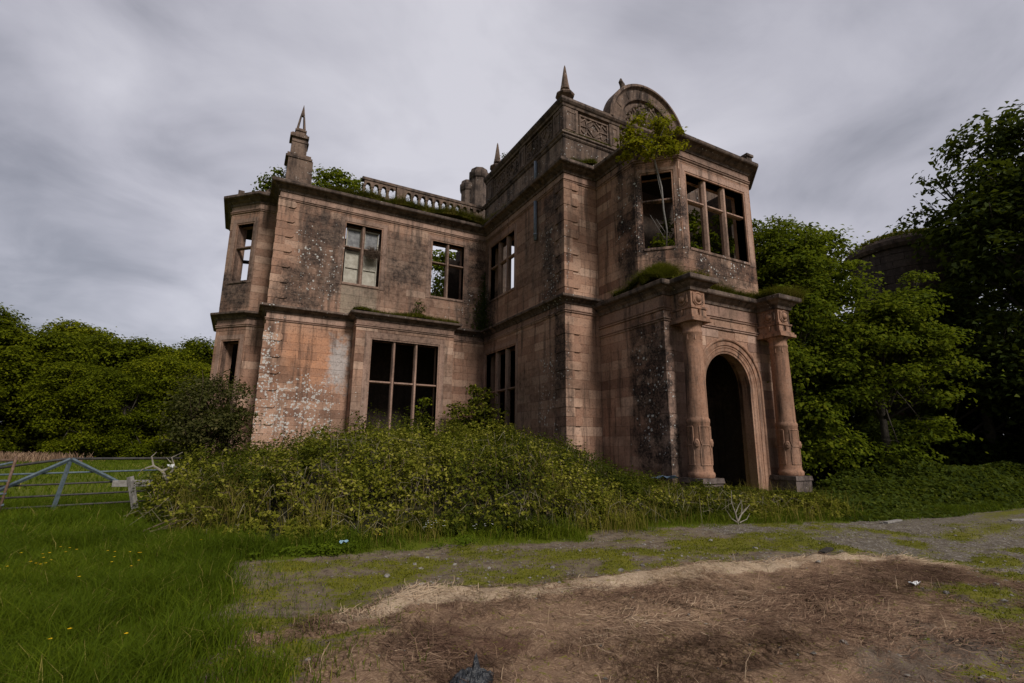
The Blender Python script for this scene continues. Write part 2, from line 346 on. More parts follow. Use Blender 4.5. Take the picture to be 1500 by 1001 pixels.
def gheight(x, y):
    g, s, e, m, gr, mo = zones(x, y)
    near = np.clip(1.5-np.hypot(x-4, y-5)/22, 0, 1)
    h = (fbm(x, y, .5, 3, 5)-.5)*.14*near
    h = h + s*(fbm(x, y, 4.0, 4, 21)-.42)*.10 + e*.05*fbm(x, y, 6, 3, 8) + mo*.02
    h = h + (1-g)*m*s*(np.abs(fbm(x, y, 3.2, 4, 31)-.5)*-.42+.06+(fbm(x, y, 7.5, 3, 35)-.5)*.05)
    h = h + g*.03 + (1-g)*(1-s)*(fbm(x, y, 5.5, 4, 61)-.5)*.06*near
    return h
gx = np.concatenate([-np.geomspace(6, 900, 40)[::-1], np.linspace(-5.9, 13, 300), np.geomspace(13.1, 900, 60)])
gy = np.concatenate([-np.geomspace(.3, 300, 20)[::-1], np.linspace(0, 1.0, 6)[:-1], np.linspace(1.0, 11, 190), np.geomspace(11.1, 1500, 70)])
X, Y = np.meshgrid(gx, gy); Z = gheight(X, Y)
nx, ny = len(gx), len(gy)
idx = np.arange(nx*ny).reshape(ny, nx)
Q = np.stack([idx[:-1, :-1], idx[:-1, 1:], idx[1:, 1:], idx[1:, :-1]], -1).reshape(-1, 4)
m, q = newmat('ground_soil'); P = pos(q)
A = {k: q.attr(k) for k in ('grass', 'straw', 'edge', 'mud', 'gravel', 'moss')}
n1 = q.noise(P, 1.3, 5, .6); n2 = q.noise(P, 7, 6, .65); n3 = q.noise(P, 42, 4, .65)
fib = q.noise(q.v('MULTIPLY', q.v('ADD', P, q.v('SCALE', q.noise(P, 2.0, 3, out='Color'), 1.2)), (14, 60, 20)), 1.0, 4, .7)
dirt = q.ramp(q.m('ADD', q.m('MULTIPLY', n2, .6), q.m('MULTIPLY', n3, .4)), [(.32, (.055, .040, .028)), (.48, (.14, .105, .074)), (.66, (.27, .215, .16))])
def soft(a, k=.5): return q.step(q.m('ADD', a, q.m('MULTIPLY', q.m('SUBTRACT', q.m('ADD', q.m('MULTIPLY', n2, .5), q.m('MULTIPLY', n3, .5)), .5), k*2.4)), .38, .62)
vor = q.n('ShaderNodeTexVoronoi', ins={'Vector': P, 'Scale': 48.0}); vc = q.n('ShaderNodeSeparateColor', ins={0: vor.outputs['Color']}).outputs[0]
grav = q.mix(q.m('MULTIPLY', q.step(vc, .55, .95), q.step(n2, .35, .6)), q.mix(n2, (.06, .048, .036), (.17, .14, .11)), (.30, .28, .255))
c = q.mix(q.m('MULTIPLY', soft(A['gravel']), .85), dirt, grav)
darks = q.step(q.noise(P, .75, 5, .65), .46, .66)
sc1 = q.ramp(fib, [(.25, (.095, .054, .034)), (.5, (.22, .138, .087)), (.7, (.42, .29, .185))])
sc2 = q.ramp(fib, [(.25, (.036, .019, .013)), (.5, (.088, .047, .031)), (.75, (.20, .118, .076))])
strawc = q.mix(darks, sc1, sc2)
mudc = q.ramp(q.m('ADD', q.m('MULTIPLY', n2, .5), q.m('MULTIPLY', fib, .5)), [(.3, (.045, .034, .026)), (.5, (.105, .082, .064)), (.72, (.21, .17, .14))])
strawc = q.mix(q.m('MULTIPLY', soft(A['mud']), .8), strawc, mudc)
edgec = q.ramp(fib, [(.25, (.22, .155, .10)), (.5, (.42, .31, .21)), (.7, (.58, .45, .32))])
strawc = q.mix(soft(A['edge'], .7), strawc, edgec)
c = q.mix(soft(A['straw'], .6), c, strawc)
mossc = q.ramp(q.m('ADD', q.m('MULTIPLY', n3, .6), q.m('MULTIPLY', n1, .4)), [(.3, (.05, .052, .008)), (.5, (.12, .12, .012)), (.7, (.21, .18, .028))])
c = q.mix(q.m('MULTIPLY', soft(A['moss'], 2.4), .95), c, mossc)
fieldc = q.ramp(q.m('ADD', q.m('MULTIPLY', q.noise(P, .25, 5, .6), .6), q.m('MULTIPLY', n3, .4)), [(.3, (.055, .072, .005)), (.55, (.10, .115, .009)), (.8, (.17, .16, .03))])
c = q.mix(soft(A['grass'], 1.2), c, fieldc)
finish(q, c, .95, q.m('ADD', q.m('ADD', q.m('MULTIPLY', n2, .5), q.m('MULTIPLY', n3, .35)), q.m('MULTIPLY', fib, .35)), .7, .035, .1)
go = raw_mesh('ground', np.stack([X, Y, Z], -1), None, m, quads=Q, smooth=True)
go['kind'] = 'structure'
for k, v in zip(('grass', 'straw', 'edge', 'mud', 'gravel', 'moss'), zones(X, Y)):
    go.data.attributes.new(k, 'FLOAT', 'POINT').data.foreach_set('value', v.ravel().astype(np.float32))

# ================================================================== the mansion
MO = (10.3, 15.05, 0.0)
mansion = thing('ruined_mansion', MO, 'roofless red sandstone mansion in ruins with a columned porch and obelisk finials', 'mansion')
SET = .012                     # wall cores stand this far behind the faces of their stones
def offs(path, d):
    """offset an open polyline to its right by d, mitred"""
    P_ = [np.array(p, float) for p in path]; out = []
    D_ = [(P_[i+1]-P_[i])/np.linalg.norm(P_[i+1]-P_[i]) for i in range(len(P_)-1)]
    N_ = [np.array((t[1], -t[0])) for t in D_]
    for i, p in enumerate(P_):
        if i == 0: out.append(p+N_[0]*d)
        elif i == len(P_)-1: out.append(p+N_[-1]*d)
        else:
            b = N_[i-1]+N_[i]; b = b/np.dot(b, N_[i]) if np.dot(b, N_[i]) > 1e-6 else N_[i]; out.append(p+b*d)
    return out
def sweep(path, prof, mat, name, parent, ends=True):
    """profile: list of (outward distance, z)"""
    rows = [offs(path, d) for d, z in prof]; mb = MB(); n = len(path)
    for i in range(n-1):
        for k in range(len(prof)):
            k2 = (k+1) % len(prof)
            a, b = rows[k], rows[k2]
            mb.face([(*a[i], prof[k][1]), (*a[i+1], prof[k][1]), (*b[i+1], prof[k2][1]), (*b[i], prof[k2][1])], random.random())
    if ends:
        mb.face([(*rows[k][0], prof[k][1]) for k in range(len(prof))]); mb.face([(*rows[k][-1], prof[k][1]) for k in range(len(prof))][::-1])
    return mb.build(name, mat, parent)
STONES = []                   # (weight, frame, u0, u1, z0, z1, depth, parent, material)
CAMP = np.array((0, 0, 1.6))
def ashlar(o, U, N, L, z0, z1, holes, parent, h=.34, mean=1.0, face=0.0, mat=None, u0=0.0):
    k0 = int(math.floor(z0/h+1e-6)); z = z0; row = k0
    while z < z1-1e-4:
        zt = min((row+1)*h, z1)
        if zt-z < .07: row += 1; z = z; zt = min((row+1)*h, z1)
        spans = [(u0, L)]
        for (a, b, c_, d_) in holes:
            if d_ > z+.02 and c_ < zt-.02:
                ns = []
                for s0, s1 in spans:
                    if b <= s0 or a >= s1: ns.append((s0, s1)); continue
                    if a > s0+.05: ns.append((s0, a))
                    if b < s1-.05: ns.append((b, s1))
                spans = ns
        for s0, s1 in spans:
            x = s0
            while x < s1-.01:
                wd = mean*random.uniform(.6, 1.5); e = x+wd
                if s1-e < .3: e = s1
                cxy = np.array((o[0]+U[0]*(x+e)/2, o[1]+U[1]*(x+e)/2, (z+zt)/2)); dv = cxy-CAMP; dist = np.linalg.norm(dv)
                wgt = (e-x)*(zt-z)*max(0.0, -np.dot(dv[:2]/dist, N))/dist**2
                STONES.append((wgt, o, U, N, x, e, z, zt, face+random.uniform(-.003, .004), parent, mat))
                x = e
        z = zt; row += 1
def walls(path, z0, z1, thick, specs, parent_names, mat=M_STONE, mean=1.0):
    """specs: per segment list of openings (u0,u1,z0,z1); a None spec = no wall"""
    O = offs(path, -SET); I = offs(path, -SET-thick); res = []
    for i in range(len(path)-1):
        if specs[i] is None: res.append(None); continue
        holes, faced = specs[i]
        p0, p1 = np.array(path[i], float), np.array(path[i+1], float); L = np.linalg.norm(p1-p0); U = (p1-p0)/L; N = np.array((U[1], -U[0]))
        A = np.dot(O[i]-p0, U); B = np.dot(O[i+1]-p0, U); A2 = np.dot(I[i]-p0, U); B2 = np.dot(I[i+1]-p0, U)
        us = sorted(set([0.0, L]+[h_[0] for h_ in holes]+[h_[1] for h_ in holes])); zs = sorted(set([z0, z1]+[min(max(h_[2], z0), z1) for h_ in holes]+[min(max(h_[3], z0), z1) for h_ in holes]))
        solid = lambda a, b: 0 <= a < len(us)-1 and 0 <= b < len(zs)-1 and not any(h_[0] <= (us[a]+us[a+1])/2 <= h_[1] and h_[2] <= (zs[b]+zs[b+1])/2 <= h_[3] for h_ in holes)
        def P_(k, d, z):
            uu = us[k]
            if k == 0: uu = A if d == 0 else A2
            elif k == len(us)-1: uu = B if d == 0 else B2
            dd = -SET if d == 0 else -SET-thick
            return (p0[0]+U[0]*uu+N[0]*dd, p0[1]+U[1]*uu+N[1]*dd, z)
        mb = MB()
        for a in range(len(us)-1):
            for b in range(len(zs)-1):
                if not solid(a, b): continue
                za, zb = zs[b], zs[b+1]
                mb.face([P_(a, 0, za), P_(a+1, 0, za), P_(a+1, 0, zb), P_(a, 0, zb)], .3)
                mb.face([P_(a, 1, zb), P_(a+1, 1, zb), P_(a+1, 1, za), P_(a, 1, za)], .3)
                if a > 0 and not solid(a-1, b): mb.face([P_(a, 0, zb), P_(a, 1, zb), P_(a, 1, za), P_(a, 0, za)], .4)
                if a < len(us)-2 and not solid(a+1, b): mb.face([P_(a+1, 0, za), P_(a+1, 1, za), P_(a+1, 1, zb), P_(a+1, 0, zb)], .4)
                if not solid(a, b+1): mb.face([P_(a, 0, zb), P_(a+1, 0, zb), P_(a+1, 1, zb), P_(a, 1, zb)], .4)
                if b > 0 and not solid(a, b-1): mb.face([P_(a, 1, za), P_(a+1, 1, za), P_(a+1, 0, za), P_(a, 0, za)], .4)
        if i == 0: mb.face([P_(0, 1, z0), P_(0, 0, z0), P_(0, 0, z1), P_(0, 1, z1)], .4)
        if i == len(path)-2: mb.face([P_(len(us)-1, 0, z0), P_(len(us)-1, 1, z0), P_(len(us)-1, 1, z1), P_(len(us)-1, 0, z1)], .4)
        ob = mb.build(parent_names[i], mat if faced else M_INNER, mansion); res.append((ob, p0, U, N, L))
        if faced:
            zz0, zz1, ex = faced
            ashlar(p0, U, N, L, zz0, zz1, ex, ob, mean=mean)
    return res

def window(o, U, N, u0, u1, z0, z1, nl, transoms, sw=.26, label=None, mw=.17, rev=.30, sill=True, name='window'):
    """moulded stone surround with mullions and transoms"""
    P_ = lambda a, d, z: (o[0]+U[0]*a+N[0]*d, o[1]+U[1]*a+N[1]*d, z)
    prof = [(sw, -.05), (sw, .008), (.07, .008), (.06, -.012), (.0, -.07), (.0, -rev)]
    mb = MB(); rings = []
    for e, d in prof: rings.append([P_(u0-e, d, z0-min(e, .12)), P_(u1+e, d, z0-min(e, .12)), P_(u1+e, d, z1+e), P_(u0-e, d, z1+e)])
    for k in range(len(prof)-1):
        for a in range(4):
            b = (a+1) % 4; mb.face([rings[k][a], rings[k][b], rings[k+1][b], rings[k+1][a]], random.uniform(.3, .8))
    wn = mb.build(name, M_DRESS, mansion)
    if label: wn['label'] = label
    if sill:
        s = MB(); s.obox(o, U, N, u0-.02, u1+.02, -rev, .035, z0-.10, z0+.004, .012, .7); s.build('sill', M_DRESS, wn)
    step_ = (u1-u0)/nl
    for k in range(1, nl):
        c_ = u0+step_*k; s = MB(); h = mw/2
        sec = [(c_-h, -.28), (c_-h, -.17), (c_-h*.45, -.07), (c_+h*.45, -.07), (c_+h, -.17), (c_+h, -.28)]
        V = [P_(a, d, z0) for a, d in sec]+[P_(a, d, z1) for a, d in sec]
        s.mesh(V, [(a, (a+1) % 6, 6+(a+1) % 6, 6+a) for a in range(6)], random.uniform(.3, .8)); s.build('mullion', M_DRESS, wn)
    for tz in transoms:
        for k in range(nl):
            a0 = u0+step_*k+(mw/2 if k else 0); a1 = u0+step_*(k+1)-(mw/2 if k < nl-1 else 0); s = MB()
            sec = [(tz-.055, -.27), (tz-.055, -.15), (tz-.02, -.085), (tz+.03, -.085), (tz+.05, -.15), (tz+.05, -.27)]
            V = [P_(a0-.004, d, z) for z, d in sec]+[P_(a1+.004, d, z) for z, d in sec]
            s.mesh(V, [(a, (a+1) % 6, 6+(a+1) % 6, 6+a) for a in range(6)], random.uniform(.3, .8)); s.build('transom', M_DRESS, wn)
    return wn

ZL, ZU = 7.22, 12.45          # string course top, wall head
XW, YW, XR, YC, XP, YP = .5, 22.25, 10.3, 15.05, 11.9, 11.7
# ---- lower storey
lowpath = [(-1.35, 28.6), (-1.35, 25.1), (-.2, 23.95), (XW, 23.95), (XW, YW), (XR, YW), (XR, YC), (XP, YC), (XP, YP), (18.0, YP), (18.0, YC), (19.4, YC), (19.4, 29.5)]
SQ2 = 1.15*math.sqrt(2)
BW0, BW1 = 3.95-XW, 8.4-XW    # projecting bay window
low = [([], None), ([(.42, 1.32, 1.0, 6.0)], (0, 6.62, [(.16, 1.58, .9, 6.26)])), ([], (0, 6.62, [])), ([], (0, 6.62, [])),
       ([(BW0+.3, BW1-.3, .9, 6.4)], (0, 6.62, [(BW0, BW1, -1, 7)])), ([(.25, 3.28, 1.2, 6.03)], (0, 6.62, [(-.01, 3.54, 1.1, 6.29)])),
       ([], (0, 6.62, [])), ([], (0, 6.1, [])), None, ([], None), ([], None), ([], None)]
WL = walls(lowpath, -.3, ZL-.12, .6, low, ['west_bay_wall', 'west_bay_wall', 'west_bay_wall', 'wing_end_wall', 'wing_front_wall', 'return_wall', 'corner_front_wall', 'porch_side_wall', '', 'porch_side_wall', 'corner_front_wall', 'east_wall'])
# ---- upper storey
uppath = [(-1.35, 28.6), (-1.35, 25.1), (-.2, 23.95), (XW, 23.95), (XW, YW), (XR, YW), (XR, YC), (XP, YC), (XP, 12.8), (13.0, YP), (16.9, YP), (18.0, 12.8), (18.0, YC), (19.4, YC), (19.4, 29.5)]
W1, W2 = (3.31-XW, 4.92-XW, 8.72, 11.55), (7.43-XW, 9.10-XW, 8.72, 11.55)
ex = lambda h, s=.26: (h[0]-s, h[1]+s, h[2]-.12, h[3]+s)
RW = (YW-21.72, YW-19.17, 8.72, 11.55)
CW = (.25, 1.31, 8.6, 11.5); FW = (.38, 3.52, 8.6, 11.5)
upz = (ZL, 12.0)
up = [([], None), ([(.42, 1.32, 8.72, 11.45)], (*upz, [(.16, 1.58, 8.6, 11.71)])), ([], (*upz, [])), ([], (*upz, [])),
      ([W1, W2], (*upz, [ex(W1), ex(W2)])), ([RW], (*upz, [ex(RW)])), ([], (*upz, [])), ([], (*upz, [])),
      ([CW], (*upz, [ex(CW, .2)])), ([FW], (*upz, [ex(FW, .3)])), ([CW], None), ([], None), ([], None), ([], None)]
WU = walls(uppath, ZL-.10, ZU, .55, up, ['west_bay_wall', 'west_bay_wall', 'west_bay_wall', 'wing_end_wall', 'wing_front_wall', 'return_wall', 'corner_front_wall', 'porch_side_wall', 'oriel_wall', 'oriel_wall', 'oriel_wall', 'porch_side_wall', 'corner_front_wall', 'east_wall'])

fr = lambda W: (W[1], W[2], W[3])
window(*fr(WL[1]), .42, 1.32, 1.0, 6.0, 1, [])
window(*fr(WU[1]), .42, 1.32, 8.72, 11.45, 1, [10.35])
win1 = window(*fr(WU[4]), *W1, 2, [10.45], label='boarded window with cream panels and a bird nest in its upper right light')
window(*fr(WU[4]), *W2, 2, [10.48])
window(*fr(WU[5]), *RW, 3, [10.44])
window(*fr(WL[5]), .25, 3.28, 1.2, 6.03, 3, [4.18])
window(*fr(WU[8]), *CW, 1, [10.47], sw=.2, rev=.42)
window(*fr(WU[9]), *FW, 3, [10.5], sw=.3, rev=.42, mw=.19)
window(*fr(WU[10]), *CW, 1, [10.47], sw=.2, rev=.42)
# boards and glazing bars behind the first window
o_, U_, N_ = fr(WU[4])
for k in range(2):
    a0 = W1[0]+.09+k*.80; a1 = a0+.66
    b = MB(); b.obox(o_, U_, N_, a0, a1, -.42, -.36, 8.75, 10.36, .004, .6); b.build('board', M_BOARD, win1)
    b = MB(); b.obox(o_, U_, N_, a0, a1, -.42, -.37, 10.52, 11.45, .004, .3); b.build('pane', simple('dirty_glass', (.10, .10, .105), (.22, .22, .22), 6, .25), win1)
    for a_, b_, zz_, zt_ in ((a0, a0+.05, 8.75, 11.45), (a1-.05, a1, 8.75, 11.45), (a0+.05, a1-.05, 9.52, 9.57), (a0+.05, a1-.05, 11.38, 11.45)):
        b = MB(); b.obox(o_, U_, N_, a_, b_, -.355, -.31, zz_, zt_, .004, .8); b.build('sash_bar', M_BOARD, win1)

# ---- projecting bay window of the wing
bp = [(3.95, YW+.2), (3.95, 21.5), (8.4, 21.5), (8.4, YW+.2)]
BH = (.70, 3.72, 1.0, 6.12)
WB = walls(bp, -.3, ZL-.12, .5, [([], (0, 6.62, [])), ([BH], (0, 6.62, [(BH[0]-.3, BH[1]+.3, .9, 6.42)])), ([], (0, 6.62, []))], ['bay_window_wall']*3, M_DRESS, .9)
window(*fr(WB[1]), *BH, 3, [4.3], sw=.3, mw=.15)
# ---- string course, cornices, architrave fillets
strp = lowpath[:5]+[(3.95, YW), (3.95, 21.5), (8.4, 21.5), (8.4, YW)]+lowpath[5:8]
corn = lambda z, h, p: [(-.1, z), (.05, z), (.07, z+h*.22), (p*.45, z+h*.38), (p*.62, z+h*.55), (p*.93, z+h*.62), (p, z+h*.70), (p, z+h*.95), (p-.03, z+h), (-.1, z+h+.02)]
fil = lambda z: [(-.04, z), (.03, z), (.045, z+.02), (.045, z+.045), (.02, z+.05), (.02, z+.075), (.06, z+.085), (.06, z+.115), (-.04, z+.13)]
sweep(strp, corn(6.95, .30, .30), M_CORN, 'string_course', mansion)
sweep(strp, [(-.05, 6.74), (.008, 6.74), (.008, 6.96), (-.05, 6.96)], M_DRESS, 'frieze', mansion)
sweep(strp, fil(6.61), M_DRESS, 'architrave', mansion)
sweep(uppath[:14], corn(12.36, .42, .40), M_CORN, 'cornice', mansion)
sweep(uppath[:14], [(-.05, 12.12), (.008, 12.12), (.008, 12.37), (-.05, 12.37)], M_DRESS, 'frieze', mansion)
sweep(uppath[:14], fil(11.99), M_DRESS, 'architrave', mansion)

# ---- quoins: alternating long and short raised blocks with clipped ends
def quoins(cx, cy, U1, U2, z0, z1, h=.34, la=.68, sh=.36, pr=.05, mat=M_STONE, name='quoin'):
    """corner at (cx,cy); U1 and U2 run away from the corner along the two faces"""
    z = z0; k = 0
    N1 = -np.array(U2, float); N2 = -np.array(U1, float)
    while z < z1-.2:
        zt = min(z+h, z1); ln = la if k % 2 else sh
        p = pr if k % 2 else pr*.72; g = .008; cl_ = .085 if k % 2 else .0
        V = []; F = []; c0 = np.array((cx, cy), float)
        def poly(Ua, Na, Nb):
            pts = [(-p, z+g), (ln-cl_, z+g), (ln, z+g+cl_*.9), (ln, zt-g-cl_*.9), (ln-cl_, zt-g), (-p, zt-g)] if cl_ else [(-p, z+g), (ln, z+g), (ln, zt-g), (-p, zt-g)]
            n = len(pts); i0 = len(V)
            for d in (p, -SET*1.1):
                for a, zz_ in pts:
                    aa = max(a, -d) if a < 0 else a
                    V.append((*(c0+np.array(Ua)*aa+np.array(Na)*d), zz_))
            F.append(tuple(range(i0, i0+n)))
            for a in range(n-1): F.append((i0+a, i0+a+n, i0+a+1+n, i0+a+1))
        poly(U1, N1, N2); poly(U2, N2, N1)
        t = random.random(); mb = MB(); mb.mesh(V, F, t); mb.build(name, mat, mansion)
        z = zt; k += 1
for za, zb in ((0.0, 6.6), (7.25, 11.98)):
    quoins(XR, YC, (1, 0), (0, 1), za, zb)
    quoins(XW, YW, (1, 0), (0, 1), za, zb)
# corner pilaster stones of the porch, plain and flush
quoins(XP, YP, (1, 0), (0, 1), 0, 6.1, h=.68, la=.40, sh=.34, pr=.012, mat=M_DRESS, name='corner_stone')

# ---- porch front with its arch
AX, AR, AZ, AO = 14.9, 1.14, 3.80, 1.68
fo = np.array((XP, YP)); FU = np.array((1.0, 0)); FN = np.array((0, -1.0))
def arch_wall(y0, y1, x0, x1, z0, z1, rad, mat, name, n=20):
    mb = MB()
    arc = [(AX-rad*math.cos(PI*k/n), AZ+rad*math.sin(PI*k/n)) for k in range(n+1)]
    for y, flip in ((y0, 1), (y1, -1)):
        def fc(pts): mb.face([(x, y, z) for x, z in (pts if flip == 1 else pts[::-1])], .4)
        fc([(x0, z0), (AX-rad, z0), (AX-rad, AZ), (x0, AZ)]); fc([(AX+rad, z0), (x1, z0), (x1, AZ), (AX+rad, AZ)])
        for k in range(n):
            a, b = arc[k], arc[k+1]
            xa = x0+(x1-x0)*k/n; xb = x0+(x1-x0)*(k+1)/n
            if k < n//2:
                pa = (x0, AZ+(z1-AZ)*k/(n/2)); pb = (x0, AZ+(z1-AZ)*(k+1)/(n/2))
            else:
                pa = (x1, z1-(z1-AZ)*(k-n/2)/(n/2)); pb = (x1, z1-(z1-AZ)*(k+1-n/2)/(n/2))
            if k == n//2-1: fc([pa, a, b, (AX, z1)]); fc([pa, (AX, z1), (x0, z1)])
            elif k == n//2: fc([(AX, z1), a, b, pb]); fc([(AX, z1), pb, (x1, z1)])
            else: fc([pa, a, b, pb])
    prof = [(AX-rad, z0)]+arc+[(AX+rad, z0)]
    for k in range(len(prof)-1):
        a, b = prof[k], prof[k+1]; mb.face([(a[0], y0, a[1]), (a[0], y1, a[1]), (b[0], y1, b[1]), (b[0], y0, b[1])], .5)
    return mb.build(name, mat, mansion)
pf = arch_wall(YP+SET, YP+.65, XP+.03, 17.97, -.3, ZL-.12, AO-.25, M_STONE, 'porch_front_wall')
holes_ = []
for k in range(18):           # keep the courses clear of the arch, row by row
    z = k*.34; zc = z+.17
    rr = AO+.015
    if z < AZ: holes_.append((AX-rr-XP, AX+rr-XP, z+.021, z+.319))
    else:
        hh = math.sqrt(max(rr**2-(z-AZ)**2, 0)) if z-AZ < rr else 0
        if hh: holes_.append((AX-hh-XP, AX+hh-XP, z+.021, z+.319))
ashlar(fo, FU, FN, 6.1, 0, 6.1, holes_, pf, mean=1.0, mat=M_DRESS, u0=.35)
# archivolt and door jambs: stepped mouldings swept round the opening
prof = [(AO, -.05), (AO, .04), (AO-.05, .06), (AO-.09, .045), (AO-.11, .0), (AO-.25, -.005), (AO-.265, -.035), (AO-.31, -.04), (AO-.33, -.02), (AO-.36, -.045), (AO-.46, -.05), (AO-.48, -.075), (AR, -.085), (AR, -.42), (AR+.2, -.43), (AR+.2, -.72)]
mb = MB(); nA = 26
def ring(rr, d):
    return [(AX-rr, YP-d, -.2)]+[(AX-rr*math.cos(PI*k/nA), YP-d, AZ+rr*math.sin(PI*k/nA)) for k in range(nA+1)]+[(AX+rr, YP-d, -.2)]
rg = [ring(*p) for p in prof]
for k in range(len(prof)-1):
    for a in range(len(rg[0])-1): mb.face([rg[k][a], rg[k+1][a], rg[k+1][a+1], rg[k][a+1]], .35+.5*((a*7) % 5)/5)
mb.build('archivolt', M_COL, mansion)
# porch entablature (breaks forward over the two columns)
CXL, CXR, CY_, BLK = 12.56, 16.94, 11.16, .32
ent = [(XP, YC), (XP, YP), (CXL-BLK, YP), (CXL-BLK, 10.84), (CXL+BLK, 10.84), (CXL+BLK, YP), (CXR-BLK, YP), (CXR-BLK, 10.84), (CXR+BLK, 10.84), (CXR+BLK, YP), (18.0, YP), (18.0, YC)]
sweep(ent, corn(6.62, .44, .33), M_CORN, 'porch_cornice', mansion)
pfz = [(XP, YC), (XP, YP), (18.0, YP), (18.0, YC)]
sweep(pfz, [(-.05, 6.24), (.01, 6.24), (.01, 6.66), (-.05, 6.66)], M_DRESS, 'porch_frieze', mansion)
sweep(pfz, fil(6.11), M_DRESS, 'porch_architrave', mansion)
sweep(pfz, fil(5.74), M_DRESS, 'porch_architrave', mansion)
sweep([(XP, YC), (XP, YP), (18.0, YP), (18.0, YC)], [(-.6, 7.0), (.18, 7.0), (.12, 7.12), (-.6, 7.14)], M_CORN, 'porch_roof_kerb', mansion)
for cx in (CXL, CXR):
    col_ = MB()
    pr_ = [(.385, .76), (.40, .80), (.41, .86), (.395, .92), (.355, .96), (.355, 1.02)]
    pr_ += [(.345, 1.05), (.343, 2.40), (.355, 2.42), (.355, 2.52), (.325, 2.56)]
    pr_ += [(.318-.028*k/6, 2.6+2.62*k/6) for k in range(7)]
    pr_ += [(.305, 5.24), (.315, 5.28), (.305, 5.32), (.29, 5.34), (.29, 5.48), (.33, 5.52), (.37, 5.60)]
    col_.lathe(cx, CY_, pr_, 32, .55); col_ = col_.build('column', M_COL, mansion, smooth=True)
    # carved strapwork on the lower drum
    for k in range(4):
        g0 = -PI/2+k*PI/2-.25
        for ga, za, gb, zb in ((-.5, 1.15, -.5, 1.58), (.5, 1.15, .5, 1.58), (-.5, 1.15, .5, 1.15), (-.5, 1.58, -.38, 1.74), (.5, 1.58, .38, 1.74), (-.38, 1.74, .38, 1.74), (-.5, 2.30, -.5, 1.92), (.5, 2.30, .5, 1.92), (-.5, 2.3, .5, 2.3), (-.5, 1.92, -.38, 1.76), (.5, 1.92, .38, 1.76)):
            n = 4; pts = []
            for j in range(n+1):
                tt = j/n; g = g0+ga+(gb-ga)*tt; pts.append((cx+.350*math.cos(g), CY_+.350*math.sin(g), za+(zb-za)*tt))
            s = MB(); s.tube(pts, .017, 5, .7); s.build('carved_strap', M_COL, col_)
        g = g0+PI/4; c_ = Vector((cx+.34*math.cos(g), CY_+.34*math.sin(g), 1.80)); dn = Vector((math.cos(g), math.sin(g), 0)); dt = Vector((-math.sin(g), math.cos(g), 0))
        s = MB(); V = []; F = []
        for j, (rr, dd) in enumerate(((.11, 0), (.10, .045), (.07, .06), (.05, .045), (.025, .075))):
            for e in range(10): a = 2*PI*e/10; V.append(c_+dt*math.cos(a)*rr*.75+Vector((0, 0, math.sin(a)*rr*1.25))+dn*dd)
        for j in range(4):
            for e in range(10): F.append((j*10+e, j*10+(e+1) % 10, (j+1)*10+(e+1) % 10, (j+1)*10+e))
        F.append(tuple(range(40, 50))); s.mesh(V, F, .6); s.build('carved_boss', M_COL, col_, smooth=True)
    # necking drops
    for k in range(8):
        g = k*PI/4+.2; s = MB(); s.box(cx+.285*math.cos(g)-.025, cx+.285*math.cos(g)+.025, CY_+.285*math.sin(g)-.025, CY_+.285*math.sin(g)+.025, 5.03, 5.24, .6, .015); s.build('carved_drop', M_COL, col_)
    # square capital block under the entablature
    s = MB(); s.box(cx-.44, cx+.44, 10.72, YP-.0, 5.60, 5.70, .6); s.box(cx-.40, cx+.40, 10.76, YP-.002, 5.704, 5.78, .5); s.box(cx-.335, cx+.335, 10.825, YP-.004, 5.784, 6.02, .6); s.box(cx-.37, cx+.37, 10.79, YP-.006, 6.024, 6.09, .5); s.box(cx-.315, cx+.315, 10.845, YP-.008, 6.094, 6.64, .6)
    cap = s.build('capital', M_COL, mansion)
    for (dx, dy, ax) in ((0, -1, 0), (-1, 0, 1)):
        V = []; F = []; c_ = Vector((cx+dx*.315, (10.845 if dy else 11.2), 6.37))
        for j, (rr, dd) in enumerate(((.215, -.01), (.215, .03), (.17, .045), (.16, .02), (.13, .02), (.12, .06), (.07, .10), (.02, .11))):
            for e in range(14):
                a = 2*PI*e/14; cc, ss = math.cos(a)*rr, math.sin(a)*rr
                V.append(c_+(Vector((cc, -dd, ss)) if ax == 0 else Vector((-dd, cc, ss))))
        for j in range(7):
            for e in range(14): F.append((j*14+e, j*14+(e+1) % 14, (j+1)*14+(e+1) % 14, (j+1)*14+e))
        F.append(tuple(range(98, 112))); s = MB(); s.mesh(V, F, .6); s.build('rosette', M_COL, cap, smooth=True)
        for e in (-1, 1):
            a0 = Vector((e*.22, 0, -.13)) if ax == 0 else Vector((0, e*.22, -.13)); n_ = Vector((0, -.02, 0)) if ax == 0 else Vector((-.02, 0, 0))
            s = MB(); s.tube([c_+a0+Vector((0, 0, .3))+n_, c_+a0+n_, c_+a0*.4+Vector((0, 0, -.2))+n_, c_+Vector((0, 0, -.26))+n_], .025, 5, .6); s.build('scroll', M_COL, cap)
        s = MB(); d_ = Vector((0, -.03, 0)) if ax == 0 else Vector((-.03, 0, 0)); s.tube([c_+Vector((0, 0, -.38))+d_*1.6, c_+Vector((0, 0, -.55))+d_*1.6], [.06, .012], 6, .6); s.build('carved_drop', M_COL, cap)
    s = MB(); s.box(cx-.43, cx+.43, CY_-.43, YP+.02, -.3, .62, .5); s.box(cx-.47, cx+.47, CY_-.47, YP+.018, .625, .77, .4, .02); s.build('plinth', M_PLINTH, mansion)

